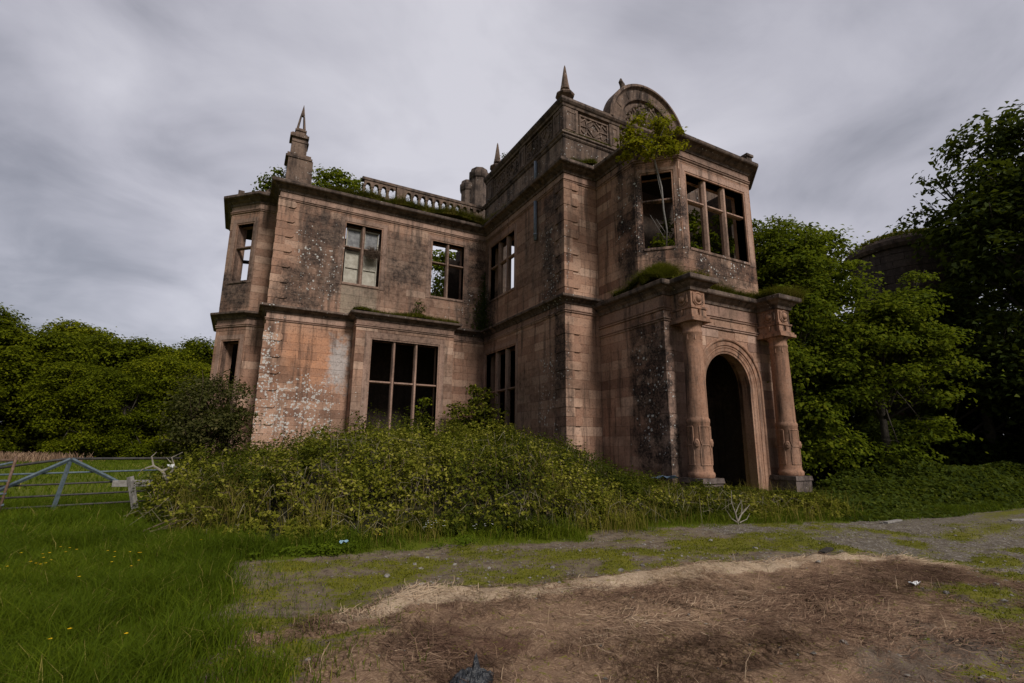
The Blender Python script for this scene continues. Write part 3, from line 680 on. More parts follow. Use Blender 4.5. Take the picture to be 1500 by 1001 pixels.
# ---- parapet of the main block
def inset(pts, d): return offs(pts, -d)
par = [(XR, 22.45), (XR, YC), (19.4, YC), (19.4, 22.45)]
sweep(par, [(.0, 12.76), (.0, 13.95), (-.5, 13.95), (-.5, 12.76)], M_PARA, 'blocking_course', mansion)
sweep(par, [(-.5, 13.952), (.03, 13.952), (.07, 14.0), (.07, 14.06), (.13, 14.1), (.13, 14.17), (.05, 14.23), (-.5, 14.23)], M_CORN, 'parapet_moulding', mansion)
sweep(par, [(-.09, 14.225), (-.09, 15.42), (-.38, 15.42), (-.38, 14.225)], M_PARA, 'parapet', mansion)
sweep(par, [(-.46, 15.42), (.02, 15.42), (.05, 15.5), (.10, 15.54), (.16, 15.62), (.16, 15.72), (.10, 15.78), (-.46, 15.80)], M_CORN, 'coping', mansion)
def panel(o, U, N, u0, u1, z0=14.36, z1=15.3):
    o = np.array(o, float); U = np.array(U, float); N = np.array(N, float); d0 = -.10
    fr_ = MB()
    for a, b, c_, d_ in ((u0, u1, z1-.08, z1), (u0, u1, z0, z0+.07), (u0, u0+.07, z0+.072, z1-.082), (u1-.07, u1, z0+.072, z1-.082)): fr_.obox(o, U, N, a, b, d0, -.025, c_, d_, .012, .5)
    pn = fr_.build('carved_panel', M_PARA, mansion)
    def strip(a, za, b, zb, wd=.05, d1=-.045):
        ua, ub = np.array((a, za)), np.array((b, zb)); t = (ub-ua)/np.linalg.norm(ub-ua); nn = np.array((-t[1], t[0]))*wd/2
        pt = [ua-nn, ub-nn, ub+nn, ua+nn]
        V = [(*(o+U*p_[0]+N*d0), p_[1]) for p_ in pt]+[(*(o+U*p_[0]+N*d1), p_[1]) for p_ in pt]
        s = MB(); s.mesh(V, [(0, 1, 5, 4), (1, 2, 6, 5), (2, 3, 7, 6), (3, 0, 4, 7), (4, 5, 6, 7)], .7); s.build('carved_strap', M_PARA, pn)
    um, zm = (u0+u1)/2, (z0+z1)/2; hw, hh = (u1-u0)/2-.07, (z1-z0)/2-.075
    strip(um-.30, zm, um, zm+hh*.8, .07); strip(um, zm+hh*.8, um+.30, zm, .07); strip(um+.30, zm, um, zm-hh*.8, .07); strip(um, zm-hh*.8, um-.30, zm, .07)
    for sx in (-1, 1):
        strip(um+sx*.30, zm, um+sx*hw, zm, .06)
        for sz in (-1, 1):
            strip(um+sx*.36, zm+sz*.06, um+sx*(hw*.62), zm+sz*hh*.95, .05); strip(um+sx*(hw*.62), zm+sz*hh*.95, um+sx*hw*.98, zm+sz*hh*.42, .05); strip(um+sx*.12, zm+sz*hh*.95, um+sx*.36, zm+sz*hh*.5, .05)
    V = [(*(o+U*um+N*-.02), zm)]; F = []
    for e in range(8): a = 2*PI*e/8; V.append((*(o+U*(um+.11*math.cos(a))+N*-.1), zm+.13*math.sin(a)))
    s = MB(); s.mesh(V, [(0, 1+e, 1+(e+1) % 8) for e in range(8)], .9); s.build('carved_boss', M_PARA, pn)
def pedestal(o, U, N, u0, u1):
    s = MB(); s.obox(np.array(o, float), np.array(U, float), np.array(N, float), u0, u1, -.36, -.012, 14.228, 15.425, .02, .5); pd = s.build('pedestal', M_PARA, mansion)
    s = MB(); g = .12
    for a, b, c_, d_ in ((u0+g, u1-g, 15.2, 15.25), (u0+g, u1-g, 14.38, 14.43), (u0+g, u0+g+.04, 14.43, 15.2), (u1-g-.04, u1-g, 14.43, 15.2)): s.obox(np.array(o, float), np.array(U, float), np.array(N, float), a, b, -.02, .012, c_, d_, 0, .5)
    s.build('pedestal_frame', M_PARA, pd)
po, PU, PN = (XR, 22.45), (0, -1), (-1, 0)
for a, b in ((.02, .85), (3.65, 4.25), (6.62, 7.392)): pedestal(po, PU, PN, a, b)
panel(po, PU, PN, .95, 2.25); panel(po, PU, PN, 2.3, 3.58); panel(po, PU, PN, 4.32, 5.45); panel(po, PU, PN, 5.5, 6.55)
qo, QU, QN = (XR, YC), (1, 0), (0, -1)
for a, b in ((.008, .77), (2.42, 2.98), (6.1, 6.66), (8.3, 9.09)): pedestal(qo, QU, QN, a, b)
panel(qo, QU, QN, .84, 2.36); panel(qo, QU, QN, 3.05, 4.5); panel(qo, QU, QN, 4.56, 6.04); panel(qo, QU, QN, 6.74, 8.24)
# segmental pediment
mb = MB(); n = 30; PX, PZ, PR = 14.9, 15.70, 2.25
prf = [(PR, YC+.42), (PR, YC-.16), (PR-.06, YC-.20), (PR-.14, YC-.20), (PR-.20, YC-.10), (PR-.24, YC-.06), (PR-.60, YC-.02), (PR-.64, YC-.06), (PR-.70, YC-.04), (PR-.74, YC+.10)]
R_ = [[(PX-rr*math.cos(PI*k/n), y, PZ+rr*math.sin(PI*k/n)) for k in range(n+1)] for rr, y in prf]
for a in range(len(prf)-1):
    for k in range(n): mb.face([R_[a][k], R_[a+1][k], R_[a+1][k+1], R_[a][k+1]], .3+.5*((k//3*5) % 4)/4)
mb.face(R_[-1], .4); mb.face([(x, YC+.42, z) for x, y, z in R_[0]][::-1], .4)
ped = mb.build('pediment', M_PARA, mansion)
for k in range(1, 7):
    g = PI*k/7; s = MB(); a, b = PR-.245, PR-.59
    s.tube([(PX-a*math.cos(g), YC-.052, PZ+a*math.sin(g)), (PX-b*math.cos(g), YC-.03, PZ+b*math.sin(g))], .022, 4, .1); s.build('voussoir_joint', M_CORN, ped)
s = MB(); V = []; F = []
for j, (rr, y) in enumerate(((.62, YC+.09), (.56, YC-.02), (.4, YC-.06), (.36, YC-.02), (.1, YC-.1))):
    for e in range(18): a = 2*PI*e/18; V.append((PX+rr*math.cos(a)*(1+.12*math.cos(3*a)), y, PZ+.78+rr*1.05*math.sin(a)))
for j in range(4):
    for e in range(18): F.append((j*18+e, j*18+(e+1) % 18, (j+1)*18+(e+1) % 18, (j+1)*18+e))
F.append(tuple(range(72, 90))); s.mesh(V, F, .6); s.build('carved_shield', M_PARA, ped)
for e in range(9):
    g = PI*(e+.5)/9; rr = 1.12; s = MB(); x, z = PX-rr*math.cos(g), PZ+.12+rr*math.sin(g)
    s.tube([(x-.12, YC+.02, z-.05), (x, YC-.05, z+.07), (x+.12, YC+.02, z-.04)], [.03, .07, .03], 6, .6); s.build('carved_scroll', M_PARA, ped)
s = MB(); ga = math.radians(52); bx, bz = PX-PR*math.cos(ga), PZ+PR*math.sin(ga)
s.tube([(bx+.05, YC-.02, bz-.1), (bx-.02, YC-.03, bz+.12), (bx-.12, YC-.05, bz+.22), (bx-.1, YC-.05, bz+.38)], [.14, .12, .1, .04], 7, .3); s.build('broken_acroterion', M_CORN, ped)

# ---- finials
def finial(x, y, z, name='obelisk_finial', label=None):
    s = MB(); s.box(x-.25, x+.25, y-.25, y+.25, z-.02, z+.14, .4); s.box(x-.15, x+.15, y-.15, y+.15, z+.14, z+.26, .5)
    fo_ = s.build(name, M_PARA, mansion)
    if label: fo_['label'] = label
    s = MB(); s.lathe(x, y, [(.12, z+.25), (.2, z+.32), (.38, z+.42), (.42, z+.49), (.38, z+.56), (.2, z+.62), (.12, z+.70), (.12, z+.76)], 8, .5); s.build('vase', M_PARA, fo_)
    s = MB(); s.lathe(x, y, [(.17, z+.75), (.215, z+.79), (.20, z+.86), (.155, z+1.1), (.10, z+1.5), (.045, z+1.88), (.012, z+2.0)], 8, .5); s.build('spike', M_PARA, fo_)
finial(10.72, 15.5, 15.80, label='obelisk finial on the corner pedestal above the return wall')
finial(10.72, 21.95, 15.80, label='obelisk finial at the far end of the side parapet')
# tall stepped finial on the wing corner
s = MB(); s.box(.62, 1.68, 22.32, 23.3, 12.77, 14.12, .5, .02); s.box(.52, 1.62, 22.30, 23.28, 14.125, 14.22, .3); s.box(.58, 1.56, 22.36, 23.22, 14.225, 14.36, .5); pd = s.build('wing_finial', M_PARA, mansion)
s = MB(); s.box(.70, 1.36, 22.48, 23.1, 14.365, 15.22, .5, .015); s.box(.72, 1.42, 22.46, 23.12, 15.0, 15.18, .4, .05); s.box(.62, 1.40, 22.4, 23.16, 15.225, 15.36, .3); s.box(.68, 1.32, 22.46, 23.1, 15.365, 15.44, .4); s.build('pedestal', M_PARA, pd)
s = MB(); s.box(.84, 1.24, 22.58, 22.98, 15.445, 15.62, .5); s.box(.80, 1.28, 22.54, 23.02, 15.625, 15.70, .3); s.box(.86, 1.22, 22.6, 22.96, 15.705, 15.78, .5); s.build('cap', M_PARA, pd)
tip = Vector((1.06, 22.78, 17.05))
for dx in (-.15, .15):
    for dy in (-.15, .15):
        s = MB(); b0 = Vector((1.04+dx, 22.78+dy, 15.78)); s.tube([b0, b0.lerp(tip, .45), tip], [.05, .042, .018], 5, .5); s.build('spike_rib', M_PARA, pd)
s = MB(); s.tube([Vector((1.05, 22.78, 16.52)), tip+Vector((0, 0, .05))], [.085, .012], 6, .5); s.build('spike', M_PARA, pd)

# ---- balustrade of the wing: round arched openings between stubby balusters
b0, b1, by, bt = 3.95, 10.28, 22.5, .26
s = MB(); s.box(b0-.06, b1, by-.03, by+bt+.03, 14.02, 14.15, .6); bal = s.build('balustrade', M_CORN, mansion)
s = MB(); s.box(b0, b1, by, by+bt, 12.9, 13.36, .5); s.build('base', M_PARA, bal)
pitch = .375; x = b0+.24; k = 0
while x < b1-.2:
    if k == 4:
        s = MB(); s.box(x-.14, x+.30, by-.012, by+bt+.012, 13.364, 14.015, .5); s.build('pier', M_PARA, bal); x += .47; k += 1; continue
    # arch head over the opening
    V = []; n = 8; hw = .105; zs_ = 13.80; F = []
    for y in (by+.01, by+bt-.01):
        for j in range(n+1): a = PI*j/n; V.append((x-hw*math.cos(a), y, zs_+hw*math.sin(a)))
        for j in range(n+1): a = PI*j/n; xx = x-pitch/2+pitch*j/n; V.append((xx, y, 14.02))
        for j in range(0): pass
    m_ = 2*(n+1)
    for sgn, b_ in ((1, 0), (-1, m_)):
        for j in range(n):
            fc = (b_+j, b_+j+1, b_+n+1+j+1, b_+n+1+j); F.append(fc if sgn == 1 else fc[::-1])
        # the haunches
    for j in range(n): F.append((j, m_+j, m_+j+1, j+1))
    s = MB(); s.mesh(V, F, .5)
    for e in (-1, 1): s.face([(x+e*hw, by+.01, zs_), (x+e*pitch/2, by+.01, zs_), (x+e*pitch/2, by+.01, 14.02)][::e], .5)
    s.build('arch_head', M_PARA, bal)
    s = MB(); xx = x-pitch/2; s.box(xx-.082, xx+.082, by+.005, by+bt-.005, 13.365, 13.45, .4); s.box(xx-.055, xx+.055, by+.03, by+bt-.03, 13.45, 13.72, .5); s.box(xx-.082, xx+.082, by+.006, by+bt-.006, 13.72, 13.81, .4); s.build('baluster', M_PARA, bal)
    x += pitch; k += 1

# ---- lead downpipe on the return wall
s = MB(); s.tube([(XR-.10, 17.08, 12.0), (XR-.10, 17.08, 10.2)], .075, 8, .5); s.tube([(XR-.10, 17.08, 10.5), (XR-.10, 17.08, 10.44)], .095, 8, .5); pp = s.build('downpipe', M_PIPE, mansion, smooth=True)
s = MB(); s.tube([(XR-.09, 17.08, 13.9), (XR-.09, 17.08, 12.75)], .07, 8, .5); s.build('downpipe', M_PIPE, mansion, smooth=True)

# ---- inner walls, floors, roof remains, slabs added to darken rooms
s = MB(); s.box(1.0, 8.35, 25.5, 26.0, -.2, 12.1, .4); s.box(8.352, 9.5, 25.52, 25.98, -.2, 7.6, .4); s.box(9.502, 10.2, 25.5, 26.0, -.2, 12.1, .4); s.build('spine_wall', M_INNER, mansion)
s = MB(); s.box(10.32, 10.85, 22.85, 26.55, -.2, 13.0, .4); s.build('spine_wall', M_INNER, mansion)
s = MB(); s.box(1.2, 9.95, 22.9, 24.25, 12.15, 12.3, .4); s.build('roof_shade_slab', M_TIMBER, mansion)  # added over the wing rooms to keep them dark
s = MB(); s.box(12.3, 15.6, 13.0, 14.42, 12.15, 12.3, .4); s.build('roof_shade_slab', M_TIMBER, mansion)  # added slab that darkens the room behind the upper bay
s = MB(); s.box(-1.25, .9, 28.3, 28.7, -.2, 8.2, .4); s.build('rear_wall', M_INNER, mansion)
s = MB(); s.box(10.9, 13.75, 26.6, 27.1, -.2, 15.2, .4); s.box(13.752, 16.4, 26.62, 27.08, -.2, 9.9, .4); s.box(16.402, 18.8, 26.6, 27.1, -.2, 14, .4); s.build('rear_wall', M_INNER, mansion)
s = MB(); s.box(1.15, 9.7, 22.86, 25.48, 6.7, 6.9, .4); s.box(10.95, 18.75, 15.7, 26.58, 6.6, 6.85, .4); s.box(12.6, 17.3, 12.4, 14.4, 6.7, 6.9, .4); s.build('floor_shade_slab', M_TIMBER, mansion)  # wing and main block slabs added so the ground floor stays dark
s = MB(); s.box(10.95, 18.75, 15.7, 22.3, 12.2, 12.4, .4); s.build('roof_shade_slab', M_TIMBER, mansion)
s = MB(); s.box(-.8, .4, 25.0, 28.2, 12.1, 12.3, .4); s.build('roof_shade_slab', M_TIMBER, mansion)
s = MB(); s.box(-.75, 1.0, 25.1, 28.0, 6.7, 6.9, .4); s.build('floor_shade_slab', M_TIMBER, mansion)
s = MB(); s.box(12.65, 17.3, 14.45, 14.95, -.2, 6.65, .4); s.box(12.5, 17.4, 14.47, 14.97, 7.1, 12.3, .4); s.build('porch_rear_wall', M_INNER, mansion)
s = MB(); s.tube([(-1.0, 27.5, 10.6), (1.6, 28.2, 11.0)], .10, 5); s.build('fallen_beam', M_TIMBER, mansion)
s = MB(); s.tube([(4.85, 21.85, .9), (5.3, 21.9, 2.7)], .05, 5); s.tube([(4.9, 22.2, .9), (5.5, 22.1, 2.4)], .04, 5); s.build('broken_lath', M_BROWNTWIG, mansion)
# chimney stack of clustered shafts
s = MB(); s.box(10.3, 11.9, 24.9, 26.2, 12.8, 14.6, .4); ch = s.build('chimney', M_CORN, mansion)
for x, y, hgt, r0 in ((11.15, 25.3, 18.0, .60), (10.65, 25.75, 17.3, .50), (11.6, 25.9, 17.6, .5)):
    k_ = r0/.5
    s = MB(); s.lathe(x, y, [(.50*k_, 14.6), (.50*k_, 14.8), (.44*k_, 14.85), (.44*k_, hgt-.7), (.5*k_, hgt-.62), (.54*k_, hgt-.45), (.54*k_, hgt-.3), (.46*k_, hgt-.2), (.44*k_, hgt-.08), (.40*k_, hgt)], 8, .4); s.build('chimney_shaft', M_CORN, ch)
s = MB(); s.box(16.68, 16.98, 11.5, 11.8, 12.76, 13.1, .4); s.box(16.63, 17.03, 11.45, 11.85, 13.1, 13.2, .4); s.build('parapet_stump', M_CORN, mansion)
s = MB(); s.box(-1.2, -.95, 24.75, 25.0, 12.77, 13.15, .4); s.build('parapet_stump', M_CORN, mansion)
s = MB(); s.box(-.1, .3, 23.75, 24.1, 12.77, 13.0, .4); s.box(.0, .22, 23.8, 24.05, 13.0, 13.2, .4, .05); s.build('parapet_stump', M_CORN, mansion)

# ---- ashlar facing: the 300 stones that show largest are parts, the rest is one part
STONES.sort(key=lambda t: -t[0])
rest = MB()
for i, (wg, o, U, N, a, b, z0, z1, fz, par_, mt) in enumerate(STONES):
    t = min(max(random.gauss(.5, .30), 0), 1); g = .0028
    s = MB() if i < 300 else rest
    s.obox(o, U, N, a+g, b-g, -SET-.03, fz, z0+g, z1-g, .005, t)
    if i < 300: s.build('stone', mt or par_.data.materials[0], par_)
rest.build('stonework', M_STONE, mansion)['kind'] = 'stuff'
# ================================================================== vegetation
def leafmesh(name, C, N, S, tint, mat, parent=None, aspect=.62, fold=.18, loc=None, extra=None):
    C = np.asarray(C, float); N = np.asarray(N, float); n = len(C)
    N = N/np.linalg.norm(N, axis=1, keepdims=True)
    R = rng.normal(size=(n, 3)); T = np.cross(N, R); T /= np.linalg.norm(T, axis=1, keepdims=True); B = np.cross(N, T)
    S = np.broadcast_to(np.asarray(S, float), (n,))[:, None]
    V = np.stack([C-T*S*.5, C+B*S*aspect*.5+N*S*fold-T*S*.05, C+T*S*.5, C-B*S*aspect*.5+N*S*fold-T*S*.05], 1).reshape(-1, 3)
    return raw_mesh(name, V, None, mat, parent, tint, quads=np.arange(n*4).reshape(n, 4), loc=loc)
def sprays(lobes, nsp, nlf, flat=.4, rs=.32, up=.7, shell=.55, zs=.82):
    """leaf centres and normals for a list of lobes (x,y,z,r)"""
    Cs, Ns = [], []
    for (x, y, z, rr) in lobes:
        k = max(6, int(nsp*(rr**2)))
        d = rng.normal(size=(k, 3)); d[:, 2] = d[:, 2]*.8+.25; d /= np.linalg.norm(d, axis=1, keepdims=True)
        rad = rr*(shell+(1-shell)*rng.random((k, 1))**.7)*(.8+.35*rng.random((k, 1)))
        p = np.array((x, y, z))+d*rad*np.array((1, 1, zs))
        for j in range(k):
            m_ = rng.integers(int(nlf*.6), int(nlf*1.4)+1); s_ = rs*rng.uniform(.6, 1.4)
            o_ = rng.normal(size=(m_, 3))*np.array((s_, s_, s_*flat))*.6
            o_[:, 2] -= .25*(o_[:, 0]**2+o_[:, 1]**2)/s_
            Cs.append(p[j]+o_); Ns.append(np.array((0, 0, up))+d[j]*.55+rng.normal(size=(m_, 3))*.42)
    return np.concatenate(Cs), np.concatenate(Ns)
def crown_lobes(c, R, n, rl, seed=0, low=-.6):
    g = np.random.default_rng(seed); out = []
    for i in range(n):
        d = g.normal(size=3); d /= np.linalg.norm(d)
        if d[2] < low: d[2] = -d[2]*.5
        k = g.uniform(.35, 1.0)**.6
        out.append((c[0]+d[0]*R[0]*k, c[1]+d[1]*R[1]*k, c[2]+d[2]*R[2]*k, rl*g.uniform(.7, 1.3)))
    return out
def limbs(mb, base, top, lobes, r0, seed=0, sides=7, k=1.0):
    g = random.Random(seed); base = Vector(base); top = Vector(top)
    pts = [base.lerp(top, t)+Vector((g.uniform(-.12, .12), g.uniform(-.12, .12), 0))*r0*3*(0 < t) for t in (0, .08, .3, .55, .8, 1)]
    mb.tube(pts, [r0*1.5, r0*1.05, r0*.85, r0*.62, r0*.4, r0*.15], sides)
    for (x, y, z, rr) in lobes:
        t = g.uniform(.3, .85); s_ = base.lerp(top, t); e = Vector((x, y, z))
        if (e-s_).length < .3: continue
        md = s_.lerp(e, .5)+Vector((g.uniform(-.2, .2), g.uniform(-.2, .2), g.uniform(0, .35)))*rr*.6
        rb = r0*.42*k*(1-t*.6); mb.tube([s_, md, e], [rb, rb*.6, rb*.22], 5)
        for q_ in range(3):
            e2 = e+Vector((g.uniform(-1, 1), g.uniform(-1, 1), g.uniform(-.3, 1)))*rr*.8; mb.tube([md.lerp(e, .6), e2], [rb*.3, rb*.08], 4)
def tree(name, base, top, lobes, mat, label, cat, group=None, nsp=26, nlf=22, leaf=.17, rs=.42, r0=.2, seed=0, flat=.4, bark=None, shell=.5, tb=.0, zs=.82):
    t = thing(name, base, label, cat, group)
    mb = MB(); limbs(mb, base, top, lobes, r0, seed); mb.build('trunk', bark or M_BARK, t, smooth=True)
    C, N = sprays(lobes, nsp, nlf, flat, rs, shell=shell, zs=zs)
    tint = np.clip(rng.normal(.40+tb, .17, len(C))+.35*(vnoise(C[:, 0]*.9+C[:, 2]*.7, C[:, 1]*.9-C[:, 2]*.5, seed)-.4), 0, 1)
    leafmesh('crown', C, N, leaf*rng.uniform(.65, 1.35, len(C)), tint, mat, t)
    return t

# ---- wood beyond the field
proto = []
for k in range(3):
    g = np.random.default_rng(40+k)
    R = (4.6, 4.6, 5.2); lob = crown_lobes((0, 0, 8.2), R, 62, 1.45, 50+k, -.95)
    lob += [(g.uniform(-4.6, 4.6), g.uniform(-4.2, 4.2), g.uniform(1.2, 3.0), 1.5) for _ in range(9)]
    proto.append(tree('woodland_tree', (0, 0, 0), (0, 0, 11), lob, L_FAR, 'broad leafy tree in the dense wood beyond the field', 'tree', 'trees in the wood beyond the field', nsp=24, nlf=22, leaf=.29, rs=.8, r0=.38, seed=k, flat=.36, shell=.6, zs=.75, tb=(-.06, .03, .12)[k]))
def copy_tree(o):
    c = o.copy(); COL.objects.link(c)
    for ch in o.children: d = ch.copy(); COL.objects.link(d); d.parent = c
    return c
WT = [(-26, 68, 1.12, 0), (-19.5, 70, 1.02, .7), (-17.0, 74, 1.13, 2.0), (-13.4, 70, .98, 3.1), (-9.8, 73, 1.03, 4.0), (-7.2, 68, .88, 5.2), (-3.4, 71, 1.02, 1.1), (.6, 70, .98, 2.7), (4.6, 72, 1.0, .3),
      (-22.8, 64, .80, 1.9), (-14.4, 64.5, .72, 5.5), (-4.0, 64, .76, 2.2), (-31.5, 70, 1.1, 3.3), (-37.5, 66, 1.0, 4.4), (9.5, 73, .95, 5.9), (-44, 64, 1.1, .9), (-51, 60, 1.0, 2.9), (15, 76, 1.0, 1.5), (-10.4, 63.5, .66, .4)]
WL = {0: 'woodland tree standing tallest at the left edge of the picture', 1: 'broad round topped woodland tree beside the tallest one at the left edge', 2: 'woodland tree with the highest rounded crown above the gate', 4: 'woodland tree in the back row left of the brown bush', 6: 'woodland tree nearest the left bay of the house',
      9: 'lower woodland tree at the front of the wood by the left edge', 10: 'lower woodland tree at the front of the wood above the gate braces', 18: 'smallest woodland tree at the field edge left of the brown bush', 11: 'lower woodland tree at the front of the wood behind the brown bush'}
used = set()
for i, (x, y, s_, rz) in enumerate(WT):
    k = i % 3; o = proto[k] if k not in used else copy_tree(proto[k]); used.add(k)
    o.location = (x, y, 0); o.scale = (s_*1.05, s_*1.05, s_); o.rotation_euler = (0, 0, rz)
    o['label'] = WL.get(i, 'broad leafy tree within the dense wood beyond the field')
# trees standing behind the house, seen through its empty windows
for i, (x, y, zc, rr) in enumerate([(11.4, 34.5, 11.6, 3.4), (20.5, 37, 9.6, 4.0)]):
    lob = crown_lobes((x, y, zc), (rr, rr, rr*1.1), 16, 1.3, 70+i)
    tree('garden_tree', (x, y, 0), (x, y, zc+2), lob, L_MAPLE, ['tree behind the house seen through the right window of the wing', 'tree behind the house seen through the upper side window'][i], 'tree', nsp=16, nlf=16, leaf=.3, rs=.6, r0=.25, seed=80+i)

# ---- maples and dark trees on the right
g = np.random.default_rng(5)
lob = crown_lobes((20.6, 13.0, 6.6), (2.9, 2.4, 4.9), 74, .95, 6) + [(19.7, 13.9, 11.6, .55), (20.5, 13.0, 11.5, .6), (20.0, 13.6, 10.8, .8), (21.0, 12.4, 10.9, .75), (21.8, 11.4, 10.3, .8), (19.2, 13.6, 9.8, .9), (19.6, 12.0, 3.0, 1.2), (20.3, 11.4, 1.8, 1.1), (19.3, 12.6, 1.4, .9)]
tree('maple_tree', (20.8, 13.4, 0), (20.5, 13.2, 10.8), lob, L_MAPLE, 'bright green maple growing close beside the porch', 'tree', nsp=44, nlf=22, leaf=.16, rs=.40, r0=.2, seed=3, flat=.34, tb=.1, zs=.75)
lob = crown_lobes((22.4, 10.6, 4.9), (2.2, 2.0, 2.9), 46, .8, 9) + [(23.4, 8.8, 5.9, .7), (23.2, 9.0, 3.7, .7), (22.6, 9.3, 2.4, .8), (22.0, 10.0, 1.4, .9), (21.6, 10.4, 6.9, .8), (23.7, 8.5, 4.8, .5), (23.0, 9.3, 7.6, .6), (24.0, 9.4, 8.6, .45)]
tree('maple_tree', (22.6, 10.8, 0), (22.3, 10.6, 7.6), lob, L_MAPLE, 'lower maple spreading in front of the round tower', 'tree', nsp=46, nlf=22, leaf=.16, rs=.38, r0=.16, seed=4, flat=.34, tb=.03, zs=.75)
lob = crown_lobes((30.8, 6.4, 11.2), (4.0, 4.4, 5.4), 46, 1.35, 12, -.8) + [(28.8, 9.6, 12.2, 1.2), (28.6, 9.9, 14.6, .6), (28.3, 10.6, 13.2, .6), (28.6, 10.2, 11.5, .9), (29.8, 8.2, 14.6, 1.0), (30.2, 7.2, 16.0, .9)]
tree('dark_tree', (31.4, 6.8, 0), (31.0, 6.6, 14.5), lob, L_DARK, 'tall dark tree at the right edge with sky showing through it', 'tree', nsp=16, nlf=20, leaf=.27, rs=.55, r0=.42, seed=5, flat=.5)
lob = crown_lobes((28.6, 9.6, 4.6), (2.5, 2.6, 4.4), 30, 1.3, 14, -1) + [(27.6, 10.6, 8.2, .9), (27.4, 10.9, 1.5, .9)]
tree('dark_tree', (28.8, 9.6, 0), (28.7, 9.6, 7.6), lob, L_DARK, 'low dark tree in deep shade beside the round tower', 'tree', nsp=18, nlf=20, leaf=.25, rs=.55, r0=.25, seed=6, flat=.5)
lob = crown_lobes((28.8, 4.6, 3.6), (2.6, 3.6, 4.0), 30, 1.4, 15, -1)
tree('dark_tree', (29, 4.4, 0), (28.9, 4.5, 6.4), lob, L_DARK, 'dark bushy tree filling the right edge above the weeds', 'tree', nsp=18, nlf=20, leaf=.25, rs=.55, r0=.25, seed=7, flat=.5)
lob = crown_lobes((36, 13, 9), (4.5, 4, 6.5), 30, 1.7, 16, -1)
tree('dark_tree', (36, 13, 0), (36, 13, 12), lob, L_DARK, 'dark tree standing behind the round tower', 'tree', nsp=14, nlf=18, leaf=.32, rs=.7, r0=.35, seed=8, flat=.5)
lob = crown_lobes((36, 5.5, 9), (4.5, 4.5, 6.5), 34, 1.7, 17, -1)
tree('dark_tree', (36.5, 5, 0), (36, 5, 12), lob, L_DARK, 'dark tree behind the tall one at the right edge', 'tree', nsp=12, nlf=18, leaf=.34, rs=.75, r0=.35, seed=9, flat=.5)
lob = crown_lobes((26.5, 17.5, 4.8), (3.2, 3.0, 4.6), 30, 1.5, 21, -1)
tree('dark_tree', (26.6, 17.5, 0), (26.5, 17.5, 8), lob, L_DARK, 'dark tree in the gap between the maple and the round tower', 'tree', nsp=18, nlf=20, leaf=.28, rs=.6, r0=.25, seed=11, flat=.5)
lob = crown_lobes((25.5, 11.8, 1.8), (2.6, 1.6, 1.7), 18, .8, 22, -1)
tree('dark_bush', (25.5, 11.8, 0), (25.5, 11.8, 2.4), lob, L_NETTLE, 'dark green bush at the foot of the maples', 'bush', nsp=34, nlf=18, leaf=.18, rs=.36, r0=.08, seed=12, flat=.5)
lob = crown_lobes((33.5, 7.2, 2.6), (2.6, 2.6, 3.2), 18, 1.2, 23, -1)
tree('dark_bush', (33.5, 7.2, 0), (33.5, 7.2, 3.6), lob, L_DARK, 'dark bush under the tall tree at the right edge', 'bush', nsp=24, nlf=18, leaf=.24, rs=.5, r0=.1, seed=13, flat=.5)
lob = crown_lobes((28.2, 15.2, 2.6), (2.4, 1.9, 3.0), 20, 1.1, 24, -1)
tree('dark_bush', (28.2, 15.2, 0), (28.2, 15.2, 3.6), lob, L_DARK, 'dark bush behind the maples left of the tower foot', 'bush', nsp=26, nlf=18, leaf=.22, rs=.5, r0=.1, seed=14, flat=.5)
lob = crown_lobes((31.0, 18.2, 12.6), (1.6, 1.6, 2.4), 14, .8, 18)
tree('garden_tree', (31, 18.2, 0), (31, 18.2, 13), lob, L_DARK, 'slender treetop rising left of the round tower', 'tree', nsp=20, nlf=16, leaf=.24, rs=.45, r0=.15, seed=10)

for k, (x, y, lb) in enumerate([(41, 23, 'dark tree far back left of the tower foot'), (47, 14, 'dark tree far back behind the tower'), (45, 7, 'dark tree far back right of the tower'), (41, 1.5, 'dark tree far back at the right edge')]):
    lob = crown_lobes((x, y, 4.6), (4.6, 4.6, 5.0), 26, 1.8, 90+k, -1)
    tree('dark_tree', (x, y, 0), (x, y, 8), lob, L_DARK, lb, 'tree', nsp=12, nlf=16, leaf=.42, rs=.8, r0=.3, seed=91+k, flat=.5)
# ---- round tower behind the maples
TX, TY, TR = 32.4, 13.3, 2.55
tw = thing('round_tower', (TX, TY, 0), 'round brown stone tower half hidden behind the maples', 'tower')
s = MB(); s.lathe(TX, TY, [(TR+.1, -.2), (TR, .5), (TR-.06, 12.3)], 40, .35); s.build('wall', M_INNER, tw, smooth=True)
sts = []
for row in range(31):
    z = .4*row; n = 15; o_ = (row % 2)*.5
    for k in range(n):
        a0 = 2*PI*(k+o_)/n; am = a0+PI/n
        if math.cos(am-math.atan2(-TY, -TX)) < .05: continue
        sts.append((row, a0, a0+2*PI/n, z, z+.4))
for (row, a0, a1, z, zt) in sts:
    V = []; rr = TR-.004*row*.4+.035+random.uniform(-.01, .012); ga = .012/TR
    for a in (a0+ga, (a0+a1)/2, a1-ga):
        for zz_, r_ in ((z+.012, rr-.06), (z+.012, rr), (zt-.012, rr), (zt-.012, rr-.06)): V.append((TX+r_*math.cos(a), TY+r_*math.sin(a), zz_))
    s = MB(); s.mesh(V, [(1, 5, 6, 2), (5, 9, 10, 6), (0, 4, 5, 1), (4, 8, 9, 5), (2, 6, 7, 3), (6, 10, 11, 7), (0, 1, 2, 3), (8, 11, 10, 9)], random.uniform(.1, .7)); s.build('stone', M_INNER, tw)
